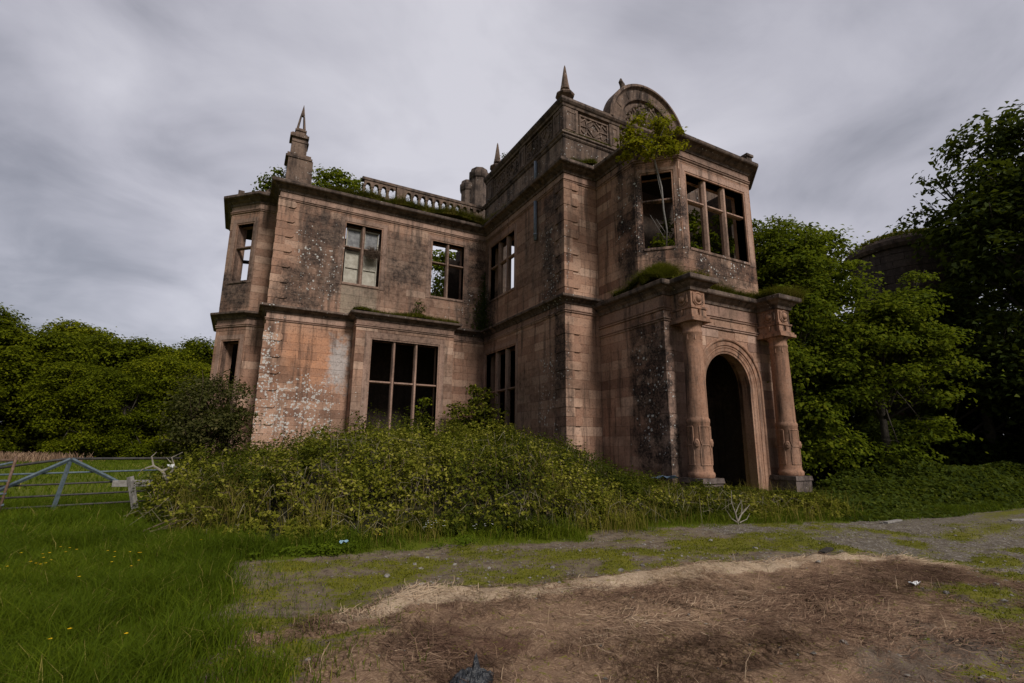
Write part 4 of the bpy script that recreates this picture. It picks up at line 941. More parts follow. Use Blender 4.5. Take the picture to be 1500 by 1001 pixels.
s = MB(); s.lathe(TX, TY, [(TR-.2, 12.3), (TR+.12, 12.32), (TR+.25, 12.5), (TR+.28, 12.72), (TR+.1, 12.8), (TR-.3, 13.1), (TR-1.4, 13.4), (.2, 13.5)], 40, .3); s.build('cornice', M_CORN, tw)
av = math.atan2(-TY, -TX)
s = MB(); s.tube([(TX+(TR+.05)*math.cos(av+d), TY+(TR+.05)*math.sin(av+d), 9.8) for d in (-.16, 0, .16, .3)], .09, 5, .2); s.build('window_hood', M_CORN, tw)
s = MB(); s.tube([(TX+(TR+.08)*math.cos(av-.42), TY+(TR+.08)*math.sin(av-.42), z) for z in (8.2, 10.9)], .11, 6, .2); s.build('downpipe', M_CORN, tw)
C = []; N = []
aa = rng.uniform(0, 2*PI, 3500); rr = TR*np.sqrt(rng.random(3500))*1.05
C = np.stack([TX+rr*np.cos(aa), TY+rr*np.sin(aa), 13.5-.28*(rr/TR)**2*2+rng.random(3500)*.22], 1)
leafmesh('moss_cap', C, np.array((0, 0, 1.))+rng.normal(size=(3500, 3))*.5, .16, rng.random(3500), L_LEDGE, tw)
# low reddish brick wall stub in front of the tower
bw = thing('brick_wall', (28.6, 12.6, 0), 'low dark red brick wall end under the maple branches', 'wall')
m_b = sandstone('old_red_brick', [(.15, (.075, .03, .022)), (.5, (.12, .048, .035)), (.85, (.17, .07, .05))], orange=False)
s = MB(); s.box(27.62, 30.0, 12.62, 13.0, -.1, 3.5, .3); s.build('core', M_INNER, bw)
for row in range(17):
    for k in range(6):
        x0 = 27.6+k*.4-(row % 2)*.2
        s = MB(); s.box(max(x0, 27.6)+.008, x0+.392, 12.585+random.uniform(-.006, .006), 12.64, row*.205+.008, row*.205+.197, random.random()); s.build('brick', m_b, bw)

# ---- helper: blades of grass
def blades(P0, H, Wd, lean, tint, mat, name, parent=None, kind='stuff', loc=None):
    P0 = np.asarray(P0, float); n = len(P0); a = rng.uniform(0, 2*PI, n); b = rng.uniform(0, 2*PI, n)
    L = np.stack([np.cos(a), np.sin(a), np.zeros(n)], 1)*(lean*H)[:, None]; Wv = np.stack([np.cos(b), np.sin(b), np.zeros(n)], 1)*(Wd*.5)[:, None]
    M1 = P0+L*.28+np.array((0, 0, 1))*(H*.58)[:, None]; M2 = P0+L+np.array((0, 0, 1))*(H*(1-.25*np.minimum(lean, 2)))[:, None]
    V = np.stack([P0-Wv, P0+Wv, M1-Wv*.75, M1+Wv*.75, M2-Wv*.12, M2+Wv*.12], 1).reshape(-1, 3)
    i = np.arange(n)[:, None]*6; Qd = np.concatenate([i+np.array([[0, 1, 3, 2]]), i+np.array([[2, 3, 5, 4]])], 1).reshape(-1, 4)
    o = raw_mesh(name, V, None, mat, parent, np.repeat(tint, 2), quads=Qd, loc=loc)
    if kind: o['kind'] = kind
    return o
def scatter(n, x0, x1, y0, y1, f, power=None):
    x = rng.uniform(x0, x1, n); y = rng.uniform(y0, y1, n); k = rng.random(n) < f(x, y); return x[k], y[k]
def fr_in(x, y, lo=-.42, hi=4.2): r_ = x/np.maximum(y, .1); return (r_ > lo) & (r_ < hi)
# long meadow grass on the left and along the foot of the thicket
gs = []
def clump(x, y): return np.clip(fbm(x, y, 1.6, 3, 60)*1.9-.25, .12, 1)
x, y = scatter(170000, -4.2, .6, 3.6, 11, lambda x, y: zones(x, y)[0]*fr_in(x, y, -.34)*clump(x, y)*np.clip(1.25-np.hypot(x, y)/16, .25, 1)); h = rng.uniform(.10, .24, len(x))*(.55+clump(x, y))*np.clip(1.2-zones(x+.35, y)[1]*.6, .4, 1)
gs.append((x, y, h, rng.uniform(.005, .010, len(x))))
x, y = scatter(60000, -8, .5, 10.5, 19, lambda x, y: zones(x, y)[0]*fr_in(x, y)*clump(x, y)); h = rng.uniform(.14, .34, len(x)); gs.append((x, y, h, rng.uniform(.008, .016, len(x))))
x, y = scatter(130000, -.5, 22, 6.3, 10.4, lambda x, y: zones(x, y)[0]*(y < interp(VERGE, x)+1.2)*clump(x, y)); h = rng.uniform(.10, .36, len(x))*np.where(x > 8.5, .6, 1)*(.35+clump(x, y))*np.clip((y-interp(VERGE, x)+.25)/.5, .35, 1); gs.append((x, y, h, rng.uniform(.006, .012, len(x))))
x, y = scatter(34000, -10, .3, .4, 15, lambda x, y: zones(x, y)[0]*(x/np.maximum(y, .1) < -.26)*.8); gs.append((x, y, rng.uniform(.12, .32, len(x)), rng.uniform(.012, .022, len(x))))
x, y = scatter(26000, -26, 4, 19, 60, lambda x, y: fr_in(x, y, -.45, .2)*.8); h = rng.uniform(.12, .3, len(x)); gs.append((x, y, h, rng.uniform(.02, .05, len(x))))
x, y = scatter(16000, -.3, 1.6, 3.9, 9, lambda x, y: (1-zones(x, y)[0])*np.exp(-np.clip(x-interp(GRASSX, y), 0, 9)/.33)*clump(x+3, y)); gs.append((x, y, rng.uniform(.05, .17, len(x)), rng.uniform(.005, .009, len(x))))
x, y, h, wd = [np.concatenate(k) for k in zip(*gs)]
tint = np.clip(fbm(x, y, .5, 3, 44)*.55+.10+rng.normal(0, .15, len(x)), 0, 1); tint[rng.random(len(x)) < .02] = 1
blades(np.stack([x, y, gheight(x, y)-.01], 1), h, wd, rng.uniform(.15, 1.1, len(x)), tint, L_GRASS, 'meadow_grass')
# short mossy turf in the yard
x, y = scatter(150000, -.5, 16, 1.6, 8.6, lambda x, y: zones(x, y)[5]**1.5*(x/y < 3.6)*np.clip(8/(x*x+y*y)**.5, .3, 1))
tint = np.clip(fbm(x, y, 1.2, 3, 14)*.9+rng.normal(0, .12, len(x)), 0, 1)
blades(np.stack([x, y, gheight(x, y)-.004], 1), rng.uniform(.015, .042, len(x)), rng.uniform(.006, .013, len(x)), rng.uniform(.3, 1.6, len(x)), tint, L_MOSS, 'mossy_turf')
# straw strands lying on the scorched hay
x, y = scatter(95000, -.2, 9.6, 1.5, 6.4, lambda x, y: zones(x, y)[1]*(x/y < 3.4)*(x/y > 0)*np.clip(fbm(x, y, 1.3, 4, 88)*2.6-.75, .08, 1)*(1-.55*zones(x, y)[3]))
e = zones(x, y)[2]; n = len(x)
ln = rng.uniform(.06, .20, n); a = fbm(x, y, .7, 2, 5)*9+rng.normal(0, .8, n); zb = gheight(x, y)
d = np.stack([np.cos(a), np.sin(a), rng.normal(0, .16, n)], 1)*ln[:, None]; P0 = np.stack([x, y, zb+rng.uniform(.002, .03, n)], 1); nv = np.stack([-np.sin(a), np.cos(a), np.full(n, .4)], 1)*(rng.uniform(.0016, .0034, n))[:, None]
bend = np.stack([-np.sin(a), np.cos(a), np.full(n, .35)], 1)*(rng.normal(0, .14, n)*ln)[:, None]
V = np.stack([P0-nv, P0+nv, P0+d*.5+bend-nv, P0+d*.5+bend+nv, P0+d-nv*.6, P0+d+nv*.6], 1); V[..., 2] = np.maximum(V[..., 2], zb[:, None]+.002); V = V.reshape(-1, 3)
i_ = np.arange(n)[:, None]*6; Qd = np.concatenate([i_+np.array([[0, 1, 3, 2]]), i_+np.array([[2, 3, 5, 4]])], 1).reshape(-1, 4)
tn = np.clip(fbm(x, y, 1.0, 3, 19)*.8-.02+.55*e+rng.normal(0, .17, n), 0, 1)
raw_mesh('loose_straw', V, None, L_STRAW, None, np.repeat(tn, 2), quads=Qd)['kind'] = 'stuff'
# upright dead stalks sticking out of the hay
x, y = scatter(260, .6, 8.5, 2.2, 5.4, lambda x, y: zones(x, y)[1]); blades(np.stack([x, y, gheight(x, y)], 1), rng.uniform(.06, .22, len(x)), np.full(len(x), .005), rng.uniform(.1, .7, len(x)), rng.uniform(.5, 1, len(x)), L_STRAW, 'dead_stalks')
# band of tall dry grass at the far side of the field
x, y = scatter(14000, -40, -8, 54, 60, lambda x, y: np.clip((x+11)/-9, .0, 1)); blades(np.stack([x, y, gheight(x, y)], 1), rng.uniform(.4, .95, len(x)), rng.uniform(.05, .12, len(x)), rng.uniform(.1, .5, len(x)), rng.uniform(.35, .75, len(x)), L_STRAW, 'dry_field_grass')

# ---- the bramble thicket in front of the house
HT = [(-.26, .15), (-.16, .45), (-.1, .78), (0, 1.22), (.1, 1.66), (.26, 2.0), (.384, 2.08), (.5, 2.02), (.626, 1.80), (.72, 1.5), (.80, 1.05), (.87, .66), (.97, .46), (1.05, .36), (1.3, .34), (1.5, .36), (1.63, .4), (2.2, .4), (3, .3)]
FRONT = [(-60, 60), (-2.1, 40), (-1.75, 13.4), (-1.2, 11.0), (0, 9.7), (1.2, 9.05), (2.35, 9.0), (3.4, 8.85), (4.75, 8.2), (6.4, 8.2), (8.65, 8.5), (10.2, 8.0), (11.7, 7.45), (13.4, 7.0), (14.5, 9.0), (15, 12), (60, 12)]
def inside(x, y):
    return ((y > YP-.75) & (x > XP-.1)) | ((y > YC-.15) & (x > XR-.1)) | ((y > 21.35) & (x > 3.8)) | ((y > YW-.15) & (x > .4)) | ((y > 22.6) & (x > -1.9))
def thick(x, y):
    wx, wy = warp(x, y, .3); d = wy-interp(FRONT, wx); a = x/np.maximum(y, 1)
    H = interp(HT, a); run = np.clip(1.0+H*1.25, 1, 4)
    h = H*np.clip(d/run, 0, 1)**.70
    h = h*(.36+.72*fbm(x, y, .55, 3, 70)+.52*fbm(x, y, 1.5, 3, 72))
    return np.where((d > 0) & ~inside(x, y), np.maximum(h, .02), 0)
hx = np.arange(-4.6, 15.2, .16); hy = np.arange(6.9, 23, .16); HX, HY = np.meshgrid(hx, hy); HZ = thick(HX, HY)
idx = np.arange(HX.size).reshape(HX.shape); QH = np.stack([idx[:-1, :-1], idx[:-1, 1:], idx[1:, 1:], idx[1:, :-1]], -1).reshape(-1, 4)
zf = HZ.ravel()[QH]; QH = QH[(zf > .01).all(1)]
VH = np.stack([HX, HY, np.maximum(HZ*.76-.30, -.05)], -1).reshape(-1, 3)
x, y = scatter(34000, -2.5, 14.8, 6.9, 21.5, lambda x, y: (thick(x, y) > .06)*np.where(y < interp(FRONT, x)+4.0, 1.0, .30)*np.clip(fbm(x, y, 1.5, 3, 71)*3.2-.95, .16, 1))
hh = thick(x, y); n = len(x)
gxn = (thick(x+.15, y)-hh)/.15; gyn = (thick(x, y+.15)-hh)/.15
nr0 = np.stack([-gxn*.8, -gyn*.8, np.full(n, .8)], 1)+rng.normal(size=(n, 3))*.35; nr0 /= np.linalg.norm(nr0, axis=1, keepdims=True)
sc0 = np.clip(hh*1.6, .3, 1)
lump_ = (fbm(x+y*.3, y*1.1+hh*1.4, 1.15, 2, 74)-.5)*1.5+(fbm(x-y*.2, y+hh, 2.6, 2, 75)-.5)*.8
p0_ = np.stack([x, y, hh*(1-.15*rng.random(n)**2)], 1)+nr0*((lump_*.62+rng.uniform(-.14, .16, n))*sc0)[:, None]
st_ = np.clip((fbm(x, y, .45, 3, 30)-.5)*1.7+.36+lump_*.22+rng.normal(0, .14, n), 0, 1)  # lumps lighter, hollows darker: shading put into the leaf tint
m_ = rng.integers(10, 20, n); rep = np.repeat(np.arange(n), m_); k = len(rep)
rs_ = (rng.uniform(.10, .24, n)*sc0)[rep][:, None]
o_ = rng.normal(size=(k, 3))*rs_*.75; o_ -= nr0[rep]*(np.sum(o_*nr0[rep], 1)*.62)[:, None]; o_[:, 2] -= (o_[:, 0]**2+o_[:, 1]**2)*.9
ctr = p0_[rep]+o_
nr = nr0[rep]*.7+np.array((0, 0, .45))+rng.normal(size=(k, 3))*.38
keep = ctr[:, 2] > .02
tn = np.clip(st_[rep]+rng.normal(0, .13, k), 0, 1)
bt_ = leafmesh('bramble_thicket', ctr[keep], nr[keep], rng.uniform(.035, .095, keep.sum()), tn[keep], L_BRAMBLE, aspect=.72)
me = bt_.data; n0 = len(me.vertices); p0 = len(me.polygons); l0 = len(me.loops)
vc_ = np.empty(n0*3, dtype=np.float32); me.vertices.foreach_get('co', vc_); tt = np.empty(p0, dtype=np.float32); me.attributes['tint'].data.foreach_get('value', tt)
bpy.data.objects.remove(bt_); bpy.data.meshes.remove(me)
m_core, q = newmat('bramble_core_shade'); P = pos(q); finish(q, q.ramp(q.noise(q.v('MULTIPLY', P, (14, 14, 3)), 1.5, 4, .7), [(.35, (.012, .013, .006)), (.65, (.045, .04, .018))]), .95, None)  # dark inner sheet, the shade between the leaves put into its colour
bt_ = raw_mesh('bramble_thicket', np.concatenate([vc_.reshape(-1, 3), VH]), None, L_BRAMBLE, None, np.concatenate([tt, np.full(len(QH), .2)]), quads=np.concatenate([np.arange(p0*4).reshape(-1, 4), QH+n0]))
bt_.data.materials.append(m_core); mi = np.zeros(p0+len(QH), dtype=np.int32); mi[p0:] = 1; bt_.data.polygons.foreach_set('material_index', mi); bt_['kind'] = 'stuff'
# arching canes and dead stems through the thicket
mb = MB()
for k in range(420):
    x = random.uniform(-3, 12.5); y = float(interp(FRONT, x))+random.uniform(.1, 3.2); hz = float(thick(np.array([x]), np.array([y]))[0])
    if hz < .15: continue
    a = random.uniform(0, 2*PI); L_ = random.uniform(.3, .9); dx, dy = math.cos(a)*L_, math.sin(a)*L_*.6
    z0 = hz*random.uniform(.55, .9)
    mb.tube([(x, y, z0), (x+dx*.4, y+dy*.4, hz+random.uniform(.0, .22)), (x+dx, y+dy, hz+random.uniform(-.15, .10))], [.007, .006, .003], 4, random.random(), False)
for k in range(70):
    x = random.uniform(.5, 11); y = float(interp(FRONT, x))+random.uniform(.0, 1.6); hz = float(thick(np.array([x]), np.array([y]))[0]); mb.tube([(x, y, hz*.5), (x+random.uniform(-.06, .06), y, hz*.5+random.uniform(.25, .6))], [.007, .004], 4, random.random(), False)
mb.build('bramble_canes', simple('pale_dead_canes', (.10, .085, .05), (.26, .225, .14), 9), None)['kind'] = 'stuff'
# young leafy shoots arching out of the thicket
mb = MB(); sc_, sn_ = [], []
for k in range(900):
    x = random.uniform(-1.6, 13.5); y = float(interp(FRONT, x))+random.uniform(.2, 4.2)*random.random()**.5; hz = float(thick(np.array([x]), np.array([y]))[0])
    if hz < .3 or inside(np.array([x]), np.array([y]))[0]: continue
    a = random.uniform(0, 2*PI); L_ = random.uniform(.12, .45); up_ = random.uniform(.16, .55)*min(1, hz)
    p0 = Vector((x, y, hz*.85)); p1 = p0+Vector((math.cos(a)*L_*.4, math.sin(a)*L_*.4, up_)); p2 = p0+Vector((math.cos(a)*L_, math.sin(a)*L_, up_*random.uniform(.75, 1.1)))
    mb.tube([p0, p1, p2], [.006, .005, .003], 3, random.random(), False)
    for t in np.linspace(.25, 1, random.randint(5, 9)):
        b_ = p0*(1-t)**2+p1*2*t*(1-t)+p2*t*t
        for e in range(3): sc_.append(b_+Vector((random.gauss(0, .045), random.gauss(0, .045), random.gauss(0, .02)))); sn_.append((random.gauss(0, .5), random.gauss(-.2, .5), .8))
mb.build('bramble_shoots', M_BROWNTWIG)['kind'] = 'stuff'
leafmesh('bramble_shoot_leaves', sc_, sn_, rng.uniform(.045, .10, len(sc_)), np.clip(rng.normal(.62, .2, len(sc_)), 0, 1), L_BRAMBLE, aspect=.7)['kind'] = 'stuff'
# pale seeding grasses standing in the thicket edge
x, y = scatter(30000, -1, 14, 7, 12.5, lambda x, y: (y > interp(FRONT, x)-.35)*(y < interp(FRONT, x)+3.4)*np.where(x > 7.5, .3, 1)*np.clip(fbm(x, y, .7, 3, 90)*4.6-2.05, 0.03, 1)); blades(np.stack([x, y, thick(x, y)*.78], 1), rng.uniform(.2, .62, len(x)), rng.uniform(.005, .010, len(x)), rng.uniform(.15, .8, len(x)), rng.uniform(.4, 1, len(x)), L_LEDGE, 'seeding_grass')
# weeds along the right verge
def weedh(x, y): return np.clip((y-interp(VERGE, x)-.1)/1.2, 0, 1)*(.45+.85*fbm(x, y, .6, 3, 33))*np.clip((x-16)/4, .32, 1.2)
x, y = scatter(60000, 12.5, 34, 5.5, 12.5, lambda x, y: (y > interp(VERGE, x)+.05)*~(((x < 18.2) & (y > 10.5)))*1.0*(y < 10.5+.1*(x-12)))
hh = weedh(x, y); n = len(x); ctr = np.stack([x, y, hh*(1-.6*rng.random(n)**1.5)+.02], 1)
leafmesh('verge_weeds', ctr, np.array((0, -.2, .8))+rng.normal(size=(n, 3))*.5, rng.uniform(.09, .19, n), np.clip(rng.normal(.45, .22, n), 0, 1), L_NETTLE)['kind'] = 'stuff'
# clover and docks at the very front of the verge
x, y = scatter(9000, .3, 4.2, 8.0, 9.2, lambda x, y: (np.abs(y-interp(VERGE, x)-.05) < .22)*np.clip(fbm(x, y, 1.5, 3, 12)*3.4-1.4, 0, 1)); n = len(x)
leafmesh('verge_clover', np.stack([x, y, rng.uniform(.01, .13, n)], 1), np.array((0, -.3, .8))+rng.normal(size=(n, 3))*.4, rng.uniform(.03, .06, n), rng.uniform(.1, .6, n), L_GRASS, aspect=.9)['kind'] = 'stuff'

# ---- shrubs round and on the house
def shrub(name, base, lobes, mat, label, nsp=40, nlf=16, leaf=.09, rs=.22, r0=.05, seed=0, bark=None, tb=0., cat='shrub', k=1.0):
    t = thing(name, base, label, cat); mb = MB(); g_ = random.Random(seed)
    for (x, y, z, rr) in lobes:
        b_ = Vector(base)+Vector((g_.uniform(-.1, .1), g_.uniform(-.1, .1), 0)); e = Vector((x, y, z)); md = b_.lerp(e, .55)+Vector((g_.uniform(-.2, .2), g_.uniform(-.2, .2), .1))*rr
        mb.tube([b_, md, e], [r0, r0*.6, r0*.25], 5)
        for q_ in range(4): mb.tube([md.lerp(e, .5), e+Vector((g_.uniform(-1, 1), g_.uniform(-1, 1), g_.uniform(-.4, 1)))*rr*.9], [r0*.35, r0*.1], 4)
    mb.build('stem', bark or M_BARK, t)
    C, N = sprays(lobes, nsp, nlf, .55, rs, shell=.35)
    leafmesh('foliage', C, N, leaf*rng.uniform(.6, 1.4, len(C)), np.clip(rng.normal(.5+tb, .2, len(C)), 0, 1), mat, t); return t
lob = crown_lobes((-.75, 19.6, 2.2), (1.15, 1.0, 1.75), 26, .6, 31, -.9)
shrub('brown_bush', (-.7, 19.7, 0), lob, L_BUSH, 'large dark brownish bush beside the left bay of the house', nsp=95, nlf=13, leaf=.10, rs=.26, r0=.035, seed=31, bark=M_BROWNTWIG)
lob = [(8.9, 20.3, 3.0, .75), (9.3, 20.2, 3.8, .55), (8.5, 20.5, 2.4, .7), (9.5, 19.8, 2.9, .7), (9.1, 20.0, 2.1, .8), (9.6, 19.6, 2.2, .7), (9.0, 20.4, 4.1, .35), (8.2, 20.6, 3.2, .35)]
shrub('elder_bush', (9.1, 20.2, 0), lob, L_BRAMBLE, 'green elder bush growing in the inner corner under the side window', nsp=70, nlf=16, leaf=.15, rs=.26, r0=.04, seed=32, tb=-.05)
lob = [(6.9, 22.0, 3.0, .5), (7.1, 22.0, 2.2, .6), (6.6, 22.1, 1.8, .5), (7.2, 21.95, 3.6, .3)]
shrub('sapling', (7.0, 22.1, .3), lob, L_MAPLE, 'leafy sapling inside the large ground floor bay window', nsp=50, nlf=12, leaf=.13, rs=.22, r0=.025, seed=33, tb=.15)
lob = [(2.1, 23.6, 13.6, .55), (2.8, 23.7, 13.9, .75), (3.4, 23.7, 13.9, .6), (3.0, 23.6, 14.5, .5), (3.9, 23.6, 13.5, .5), (2.3, 23.6, 14.3, .4), (1.9, 23.4, 13.1, .5), (3.2, 23.4, 13.1, .6), (4.2, 23.6, 13.0, .4), (3.7, 23.7, 14.4, .35)]
shrub('wall_shrub', (2.9, 23.6, 12.4), lob, L_MAPLE, 'round green shrub growing on the wall head right of the wing finial', nsp=95, nlf=13, leaf=.16, rs=.24, r0=.04, seed=34, tb=.12)
lob = [(.15, 23.9, 13.5, .45), (.5, 23.7, 13.9, .4), (-.1, 24.0, 13.2, .35), (.55, 23.7, 13.2, .4)]
shrub('wall_shrub', (.3, 23.9, 12.5), lob, L_MAPLE, 'small green shrub on the wall head left of the wing finial', nsp=110, nlf=13, leaf=.15, rs=.22, r0=.03, seed=35, tb=.05)
sap = thing('bay_sapling', (12.75, 12.35, 8.4), 'yellow green sapling leaning out of the upper bay window', 'sapling')
mb = MB(); mb.tube([(12.85, 12.35, 8.4), (12.80, 12.2, 9.3), (12.56, 12.08, 10.0), (12.44, 12.0, 10.8), (12.25, 12.0, 11.5), (12.0, 11.9, 12.0), (11.9, 11.85, 12.5)], [.03, .03, .032, .034, .03, .024, .012], 7)
for e in ((11.2, 11.8, 12.1), (12.5, 11.5, 12.2), (12.1, 11.35, 12.8), (11.5, 11.95, 12.8)): mb.tube([(12.1, 11.95, 11.75), tuple((Vector((12.05, 11.95, 12.0))+Vector(e))/2), e], [.022, .014, .005], 5)
for a_, b_ in (((12.5, 12.05, 10.3), (12.2, 11.95, 11.2)), ((12.8, 12.3, 9.0), (12.25, 12.45, 9.9)), ((12.8, 12.25, 9.2), (12.4, 12.3, 9.7))): mb.tube([a_, b_], [.012, .004], 5)
mb.build('stem', M_PALEBARK, sap, smooth=True)
lob = [(11.8, 11.9, 12.3, .5), (11.15, 12.0, 12.05, .42), (12.45, 11.6, 12.35, .42), (12.0, 11.6, 12.85, .45), (12.7, 11.4, 12.75, .33), (11.3, 12.1, 12.65, .4), (11.6, 11.6, 11.75, .36), (12.3, 11.4, 11.9, .33), (10.9, 12.2, 11.7, .26), (12.4, 11.5, 13.2, .28), (11.7, 11.8, 13.25, .28), (10.95, 12.1, 12.4, .26), (12.85, 11.3, 12.2, .24), (11.2, 11.9, 13.0, .22)]
C, N = sprays(lob, 95, 13, .28, .20, shell=.15, zs=.6); leafmesh('foliage', C, N, .135*rng.uniform(.6, 1.4, len(C)), np.clip(rng.normal(.5, .2, len(C)), 0, 1), L_YELLOW, sap)
lob = [(15.6, 13.4, 8.6, .6), (16.4, 13.3, 9.2, .6), (15.0, 13.6, 8.4, .5), (16.2, 13.5, 10.2, .55), (16.9, 13.1, 9.9, .5), (15.3, 13.6, 9.5, .45), (16.7, 13.1, 8.4, .5), (15.8, 13.6, 11.0, .4), (16.8, 13.0, 10.9, .4), (14.2, 13.6, 8.3, .5), (17.2, 13.0, 9.0, .5), (13.9, 13.4, 9.3, .5), (14.6, 13.5, 10.3, .5), (15.3, 13.4, 10.6, .45), (13.3, 13.2, 8.6, .45)]
shrub('oriel_shrub', (16.0, 13.5, 6.9), lob, L_MAPLE, 'leafy shrub filling the room behind the upper bay window', nsp=70, nlf=15, leaf=.18, rs=.24, r0=.03, seed=36, tb=.1)
lob = [(6.75, 21.95, 7.5, .28), (6.85, 22.0, 7.9, .26), (6.8, 22.0, 8.2, .17), (6.5, 21.9, 7.4, .22)]
shrub('wall_shrub', (6.8, 22.0, 7.2), lob, L_NETTLE, 'small dark shrub rooted on top of the bay window', nsp=220, nlf=12, leaf=.08, rs=.12, r0=.015, seed=37)
shrub('wall_shrub', (10.5, 20.4, 15.7), [(10.5, 20.4, 16.0, .22), (10.5, 20.1, 15.95, .15)], L_MAPLE, 'tiny shrub on the side parapet coping', nsp=300, nlf=9, leaf=.09, rs=.1, r0=.012, seed=38)
lob = [(x_, 12.2+.2*math.sin(x_*5), 12.95+.25*abs(math.sin(x_*3.1)), .22) for x_ in (13.6, 14.0, 14.4, 14.9, 15.4, 16.1)]
shrub('cornice_weeds', (14.6, 12.2, 12.7), lob, L_LEDGE, 'pale weeds growing behind the cornice of the upper bay', nsp=150, nlf=9, leaf=.08, rs=.13, r0=.012, seed=39)
lob = [(14.4, 14.95, 16.5, .3), (15.2, 14.95, 16.4, .35), (15.7, 14.95, 16.9, .3), (14.9, 14.95, 17.0, .28), (14.0, 14.95, 16.1, .25)]
shrub('pediment_weeds', (14.9, 14.98, 15.85), lob, L_LEDGE, 'weeds growing over the carved shield of the curved pediment', nsp=150, nlf=8, leaf=.07, rs=.14, r0=.012, seed=40, tb=-.2)
# moss and grass on the ledges of the house
def ledge(name, pts, n, wid, hgt, z, label, heap=None):
    P_ = [np.array(p, float) for p in pts]; seg = [np.linalg.norm(P_[i+1]-P_[i]) for i in range(len(P_)-1)]; tot = sum(seg); bs = []; cs = []
    for i in range(len(P_)-1):
        k = int(n*seg[i]/tot); t = rng.random((k, 1)); U_ = (P_[i+1]-P_[i])/seg[i]; Np = np.array((U_[1], -U_[0]))
        d_ = rng.uniform(min(-wid, 0), max(-wid, 0), (k, 1)); xy = P_[i]+(P_[i+1]-P_[i])*t+Np*d_; bs.append(xy)
    xy = np.concatenate(bs); hz = np.zeros(len(xy))
    if heap: 
        for (hx_, hy_, hr, hh_) in heap: hz = np.maximum(hz, hh_*np.clip(1-np.hypot(xy[:, 0]-hx_, xy[:, 1]-hy_)/hr, 0, 1))
    v_ = fbm(xy[:, 0], xy[:, 1], 1.6, 3, 99); n_ = len(xy)
    hh_ = hgt*(.25+1.0*v_); base = np.stack([xy[:, 0], xy[:, 1], z+hz-.02], 1)
    o = blades(base, hh_*rng.uniform(.5, 1.3, n_), rng.uniform(.008, .02, n_), rng.uniform(.3, 1.6, n_), np.clip(v_*1.1-.1+rng.normal(0, .15, n_), 0, 1), L_LEDGE, name)
    # a low cushion of moss under the blades
    m_ = n_//2; cc = base[:m_]+np.stack([np.zeros(m_), np.zeros(m_), rng.random(m_)*hh_[:m_]*.45], 1)
    c2 = leafmesh(name.replace('grass', 'moss'), cc, np.array((0, 0, 1.))+rng.normal(size=(m_, 3))*.5, rng.uniform(.05, .11, m_), np.clip(v_[:m_]-.1, 0, 1), L_LEDGE); c2['kind'] = 'stuff'
ledge('ledge_grass', [(XP-.2, 14.0), (XP-.2, YP-.2), (18.1, YP-.25)], 16000, .5, .42, 7.10, '', heap=[(12.35, 12.3, 1.0, .75), (12.1, 12.6, .8, .5), (13.2, 11.5, 1.2, .15)])
ledge('ledge_grass', [(12.0, 12.7), (13.0, 11.7)], 5000, -.65, .25, 7.12, '', heap=[(12.35, 12.1, .75, .72)])
ledge('ledge_grass', [(CXL-.5, 10.62), (CXL+.5, 10.62)], 1600, .8, .25, 7.06, ''); ledge('ledge_grass', [(CXR-.5, 10.62), (CXR+1.2, 10.75)], 4500, .8, .5, 7.06, '')
ledge('ledge_grass', [(3.75, 21.28), (8.6, 21.28)], 9000, .9, .28, 7.25, '', heap=[(4.1, 21.4, .8, .12), (6.6, 22.1, 1.2, .25)])
ledge('ledge_grass', [(2.4, 21.98), (10.2, 21.98)], 15000, .55, .5, 12.78, '', heap=[(6, 22.45, 1.5, .25), (8.6, 22.45, 2.2, .38), (4.2, 22.45, 1.2, .2)])
ledge('ledge_grass', [(9.95, 22.2), (9.95, 19.5)], 2200, .3, .2, 12.78, ''); ledge('ledge_grass', [(XR+.1, 14.72), (XP-.2, 14.72)], 1900, .3, .3, 12.78, '', heap=[(11.6, 14.9, .7, .3)])
ledge('ledge_grass', [(XR, 14.93), (12.7, 14.93)], 700, .12, .12, 14.2, '')
# ivy in the inner corner and trailing plants
iv = thing('corner_ivy', (10.2, 22.15, 6.2), 'dark ivy and algae climbing the inner corner above the string course', 'ivy')
n = 2600; z = rng.uniform(7.2, 10.4, n)**1; k = rng.random(n) < (10.6-z)/3.6; z = z[k]; n = len(z); side = rng.random(n) < .6; off_ = np.abs(rng.normal(0, .32, n))*(10.9-z)/3
C = np.where(side[:, None], np.stack([XR-.02-off_, np.full(n, YW-.05), z], 1), np.stack([np.full(n, XR-.05), YW-.02-off_, z], 1)); N = np.where(side[:, None], np.array((0, -1., .3)), np.array((-1., 0, .3)))+rng.normal(size=(n, 3))*.35
leafmesh('foliage', C, N, rng.uniform(.05, .1, n), np.clip(rng.normal(.4, .2, n), 0, 1), L_NETTLE, iv)
mb = MB()
for k in range(7): mb.tube([(XR-.05-.06*k*random.random(), YW-.04, 7.2), (XR-.06-.05*k*random.random(), YW-.035, 8.6), (XR-.05, YW-.04, 9.6)], [.012, .009, .004], 4)
mb.build('stem', M_BARK, iv)

# ================================================================== small things
# bird nest of twigs in the boarded window
mb = MB(); nc = Vector((4.58, 22.22, 10.30))
for k in range(420):
    a = random.gauss(0, .17), random.gauss(0, .08), random.gauss(0, .14); p = nc+Vector(a); dr = Vector((random.gauss(0, 1), random.gauss(0, .6), random.gauss(0, .5))).normalized()*random.uniform(.08, .2)
    mb.tube([p-dr, p+Vector((0, 0, .01)), p+dr], [.004, .006, .003], 4, random.random(), False)
tag(mb.build('bird_nest', M_BROWNTWIG), 'untidy twig nest lodged in the upper light of the boarded window', 'nest')

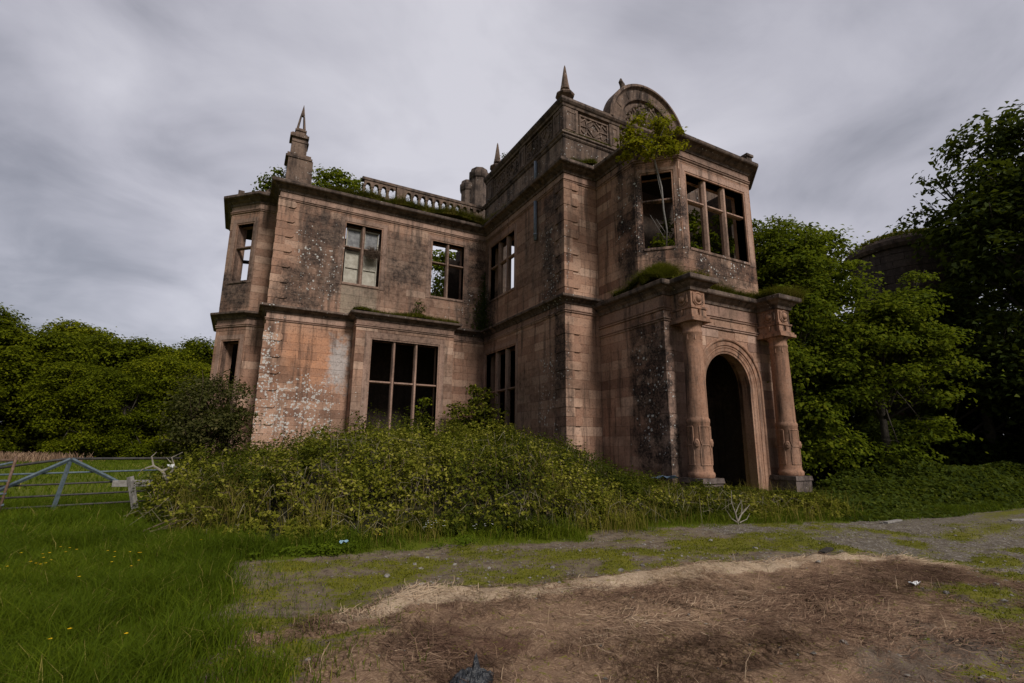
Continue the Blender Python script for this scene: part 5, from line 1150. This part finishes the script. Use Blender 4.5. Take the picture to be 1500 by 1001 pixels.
# field gate: galvanised braces and dull rails
gt = thing('field_gate', (-3.0, 15.2, 0), 'metal field gate with pale blue grey braces standing in the long grass', 'gate')
GA, GB = np.array((-4.42, 14.75)), np.array((-1.35, 15.45))
def gp(t, z, d=0.0):
    p = GA+(GB-GA)*t; nv = np.array(((GB-GA)[1], -(GB-GA)[0])); nv = nv/np.linalg.norm(nv); return (p[0]+nv[0]*d, p[1]+nv[1]*d, z)
mb = MB(); mb.tube([gp(0, 1.06), gp(.33, 1.24), gp(.36, 1.25)], .028, 7); mb.build('rail', M_DARKRAIL, gt, smooth=True)
mb = MB(); mb.tube([gp(.36, 1.25), gp(1.05, 1.25)], .028, 7); mb.build('rail', M_DARKRAIL, gt, smooth=True)
for z0, z1 in ((.92, .98), (.68, .74), (.44, .49), (.22, .26)):
    mb = MB(); mb.tube([gp(-.1, z0), gp(1.05, z1)], .021, 7); mb.build('rail', M_DARKRAIL if z0 != .92 else M_GALV, gt, smooth=True)
mb = MB()
for a_, b_, nm in ((gp(.37, 1.25, .03), gp(.32, .02, .03), 'post'), (gp(.37, 1.24, .05), gp(.02, .58, .05), 'brace'), (gp(.375, 1.24, .05), gp(.68, .68, .05), 'brace')):
    mb = MB(); av_, bv_ = Vector(a_), Vector(b_); mb.tube([av_, bv_], .042, 4); mb.build(nm, M_GALV, gt)
gt2 = thing('field_gate', (-4.9, 14.2, 0), 'end of a rusty tubular gate cut off by the left edge', 'gate')
def g2(t, z): return (-3.97-1.9*t, 14.15-.1*t, z)
mb = MB(); mb.tube([g2(0, 1.32), g2(.06, .02)], .026, 7); mb.build('upright', M_RUST, gt2, smooth=True)
for z in (1.24, .83, .58, .36): 
    mb = MB(); mb.tube([g2(.02, z), g2(1.2, z)], .026, 7); mb.build('rail', M_RUST if z > 1 else M_GALV, gt2, smooth=True)
mb = MB(); mb.tube([g2(.02, 1.2), g2(.8, .75)], .024, 7); mb.build('brace', M_GALV, gt2, smooth=True)
# broken timber cross piece
wc = thing('timber_cross', (-1.95, 14.25, 0), 'weathered wooden cross piece of a broken fence beside the gate', 'fence remains')
mb = MB(); mb.obox((-2.33, 14.25), (1, 0), (0, -1), 0, .75, -.02, .02, .66, .80, .006); mb.build('rail', M_GREYWOOD, wc)
mb = MB(); mb.tube([(-2.02, 14.2, .88), (-1.84, 14.18, .2)], .065, 4); mb.build('stake', M_GREYWOOD, wc)
# bleached branches
def deadbranch(name, base, segs, label, mat=M_PALETWIG):
    mb = MB()
    for pts, rr in segs: mb.tube([Vector(base)+Vector(p) for p in pts], [rr*(1-.75*i/(len(pts)-1)) for i in range(len(pts))], 6, .5)
    o = mb.build(name, mat, None, loc=base); return tag(o, label, 'branch')
deadbranch('dead_branch', (-1.3, 14.0, .8), [([(0, 0, 0), (-.12, 0, .2), (-.3, 0, .32), (-.36, 0, .52), (-.28, 0, .62)], .035), ([(0, 0, .05), (.1, 0, .3), (.02, 0, .5), (.22, 0, .62)], .03), ([(-.12, 0, .2), (.05, 0, .3), (.25, 0, .26), (.38, 0, .4)], .028), ([(.1, 0, .3), (-.08, 0, .5)], .018), ([(-.3, 0, .32), (-.5, 0, .24), (-.56, 0, .1)], .022), ([(.25, 0, .26), (.5, 0, .1), (.62, 0, .22)], .022)], 'bleached twisted branch lying on the thicket beside the gate')
deadbranch('dead_branch', (-.9, 10.85, .1), [([(-.3, 0, 0), (0, 0, .12), (.3, .1, .22), (.55, .1, .42)], .022), ([(-.25, -.05, .04), (.1, 0, .1), (.5, .1, .2)], .018), ([(0, 0, .12), (.15, 0, .3), (.4, .1, .36)], .014), ([(-.35, 0, .05), (0, .05, .2), (.35, .1, .34)], .014)], 'reddish brown fallen branch at the foot of the thicket', M_BROWNTWIG)
deadbranch('dead_branch', (10.0, 7.95, .0), [([(0, 0, 0), (-.06, 0, .22), (-.16, 0, .45), (-.14, 0, .72)], .022), ([(0, 0, .05), (.14, 0, .2), (.32, 0, .3), (.5, .05, .38)], .02), ([(0, 0, .02), (-.2, 0, .12), (-.34, 0, .3)], .014), ([(.14, 0, .2), (.18, 0, .4), (.1, 0, .55)], .013), ([(-.06, 0, .22), (.06, 0, .38), (.2, 0, .5)], .012), ([(.05, 0, .02), (.3, 0, .08), (.42, 0, .2)], .014)], 'pale dead twiggy branch standing in the grass before the porch')
# charred lump on the hay: a crumpled sheet of melted plastic
rr_ = random.Random(4); mb = MB(); base = Vector((1.68, 3.63, 0))
def lump(c, r3, n1=9, n2=6, t=.5):
    V = []; F = []
    for i in range(n2+1):
        for j in range(n1):
            th = PI*i/n2; ph = 2*PI*j/n1; k = 1+rr_.uniform(-.28, .28)
            V.append(Vector(c)+Vector((r3[0]*math.sin(th)*math.cos(ph)*k, r3[1]*math.sin(th)*math.sin(ph)*k, r3[2]*math.cos(th)*k)))
    for i in range(n2):
        for j in range(n1): F.append((i*n1+j, (i+1)*n1+j, (i+1)*n1+(j+1) % n1, i*n1+(j+1) % n1))
    mb.mesh(V, F, t)
nu, nv_ = 34, 26; uu, vv = np.meshgrid(np.linspace(-.23, .15, nu), np.linspace(-.15, .10, nv_))
er = np.clip(1-np.hypot((uu+.05)/.17, (vv+.02)/.10)**2, 0, 1)**.6; er = np.maximum(er, np.clip(1-np.hypot((uu-.07)/.10, (vv-.03)/.035), 0, 1)*.75); er = np.maximum(er, np.clip(1-np.hypot((uu+.09)/.06, (vv-.055)/.03), 0, 1)*.7)
rid = 1-np.abs(fbm(uu, vv, 22, 3, 6)-.5)*3.2; zz2 = er*(.022+.062*np.clip(rid, 0, 1)+.03*fbm(uu, vv, 40, 2, 7)); zz2 += .10*np.exp(-((uu)/.022)**2-((vv-.01)/.026)**2)
z0_ = float(gheight(np.array([base.x]), np.array([base.y]))[0])
Vg = np.stack([uu+base.x+.012*(fbm(uu, vv, 30, 2, 9)-.5), vv+base.y, np.where(er > .02, zz2+z0_+.012, z0_-.03)], -1).reshape(-1, 3)
mb.mesh([tuple(p) for p in Vg], [(a*nu+b, a*nu+b+1, (a+1)*nu+b+1, (a+1)*nu+b) for a in range(nv_-1) for b in range(nu-1) if er[a:a+2, b:b+2].max() > .02])
tag(mb.build('charred_lump', M_BLACK, None, loc=tuple(base)), 'black melted lump of plastic lying on the straw', 'debris')
# litter
def scrap(name, p, s3, mat, label, cat='litter', seed=1):
    g_ = random.Random(seed); mb = MB(); V = []; n = 5
    for i in range(n+1):
        for j in range(n+1): V.append((p[0]+(i/n-.5)*s3[0], p[1]+(j/n-.5)*s3[1], p[2]+g_.random()*s3[2]))
    F = [(i*(n+1)+j, (i+1)*(n+1)+j, (i+1)*(n+1)+j+1, i*(n+1)+j+1) for i in range(n) for j in range(n)]
    mb.mesh(V, F, .5); mb.mesh([(a, b, c-.006) for a, b, c in V], [fc[::-1] for fc in F], .5)
    return tag(mb.build(name, mat, None, loc=p), label, cat)
scrap('wrapper', (1.62, 8.5, .13), (.13, .07, .04), M_PALEBLUE, 'pale blue crumpled wrapper in the grass verge', seed=3)
scrap('plastic_sheet', (10.9, 11.0, .78), (.75, .3, .10), M_BLUE, 'faded blue plastic sheet caught in the thicket left of the porch', seed=4)
scrap('paper_scrap', (7.35, 3.42, .05), (.16, .06, .03), M_WHITE, 'white scrap of paper on the dark straw', seed=5)
scrap('paper_scrap', (-1.24, 13.6, 1.08), (.13, .1, .10), M_WHITE, 'white scrap of plastic among the bleached branches', seed=6)
for k, (x, y, L_, a, lb) in enumerate([(13.0, 6.45, .8, .1, 'grey plank lying by the weeds at the far edge of the yard'), (16.6, 5.5, .9, -.25, 'pale plank lying on the gravel near the right edge'), (8.15, 5.0, .5, .3, 'short dark stick on the straw edge')]):
    z = float(gheight(np.array([x]), np.array([y]))[0]); mb = MB(); mb.obox((x, y), (math.cos(a), math.sin(a)), (math.sin(a), -math.cos(a)), 0, L_, -.05, .05, z, z+.04, .006); tag(mb.build('plank', M_GREYWOOD if k < 2 else M_TIMBER, None, loc=(x, y, 0)), lb, 'plank')
# stones on the yard, countable ones large enough to see
stn = []
for k in range(90):
    x = random.uniform(1.5, 14); y = random.uniform(1.9, 7.8)
    z_ = [v[0] for v in zones(np.array([x]), np.array([y]))]
    if z_[0] > .3 or (z_[1] > .6 and random.random() < .75) or x/y > 3.3: continue
    stn.append((x, y))
protos = []
for k in range(4):
    rr_ = random.Random(20+k); mb = MB(); lump((0, 0, 0), (.5, .38, .26), 8, 5); me = mb.build('field_stone', M_STONEG); protos.append(me)
for i, (x, y) in enumerate(stn):
    o = protos[i] if i < 4 else protos[i % 4].copy()
    if i >= 4: COL.objects.link(o)
    s_ = random.uniform(.03, .10); o.location = (x, y, float(gheight(np.array([x]), np.array([y]))[0])+s_*.05); o.scale = (s_, s_, s_); o.rotation_euler = (random.uniform(-.2, .2), random.uniform(-.2, .2), random.uniform(0, 6))
    tag(o, 'small grey stone lying loose on the yard', 'stone', 'loose stones on the yard')
x, y = scatter(20000, .2, 15, 1.7, 8.4, lambda x, y: np.clip((x-.5)/5, .12, 1)*(1-zones(x, y)[0])*(1-.93*zones(x, y)[1])*(1-.8*zones(x, y)[5])*(x/y < 3.4)*(.25+.75*np.clip(fbm(x, y, 1.8, 3, 41)*3-1, 0, 1))*np.clip(7/np.hypot(x, y), .35, 1))
n = len(x); sz = rng.uniform(.006, .022, n)*rng.uniform(.6, 1.3, n); cz = gheight(x, y)+sz*.15; a = rng.uniform(0, 2*PI, n)
dirs = np.array([(1, 0, 0), (0, 1, 0), (-1, 0, 0), (0, -1, 0), (0, 0, .6), (0, 0, -.6)]); V = dirs[None]*rng.uniform(.6, 1.3, (n, 6, 1))*sz[:, None, None]
ca, sa = np.cos(a)[:, None], np.sin(a)[:, None]; V = np.stack([V[..., 0]*ca-V[..., 1]*sa, V[..., 0]*sa+V[..., 1]*ca, V[..., 2]], -1)+np.stack([x, y, cz], 1)[:, None]
T8 = np.array([(0, 1, 4), (1, 2, 4), (2, 3, 4), (3, 0, 4)]); raw_mesh('gravel_chips', V.reshape(-1, 3), None, M_CHIP, None, rng.random(n*4), quads=(np.arange(n)[:, None, None]*6+T8[None]).reshape(-1, 3))['kind'] = 'stuff'
# buttercups and daisies
def flowers(name, P_, mat, sz):
    P_ = np.asarray(P_); n = len(P_); C = np.repeat(P_, 4, 0); a = np.tile(np.arange(4)*PI/2, n); T = np.stack([np.cos(a), np.sin(a), np.full(4*n, .25)], 1)*sz; B = np.stack([-np.sin(a), np.cos(a), np.zeros(4*n)], 1)*sz*.55
    V = np.stack([C, C+T*.6+B, C+T, C+T*.6-B], 1).reshape(-1, 3); o = raw_mesh(name, V, None, mat, None, rng.random(4*n), quads=np.arange(16*n).reshape(-1, 4)); o['kind'] = 'stuff'
fl = [(-1.85+random.gauss(0, .33), 8.2+random.gauss(0, .45)) for _ in range(22)]+[(-.95+random.gauss(0, .3), 7.9+random.gauss(0, .5)) for _ in range(9)]+[(-1.02, 5.0), (-.93, 5.05), (-.55, 4.75), (.3, 8.9), (.45, 8.95), (-.3, 8.6), (-.5, 10.4), (-1.4, 11.4), (2.2, 8.6), (4.4, 8.3)]
flowers('buttercups', [(x, y, float(gheight(np.array([x]), np.array([y]))[0])+random.uniform(.20, .30)) for x, y in fl], L_PETALY, .016)
flowers('daisies', [(3.2+random.gauss(0, .13), 8.72+random.gauss(0, .08), .24+random.random()*.1) for _ in range(14)]+[(4.0+random.gauss(0, .1), 8.45+random.gauss(0, .06), .2+random.random()*.1) for _ in range(8)], L_PETALW, .018)
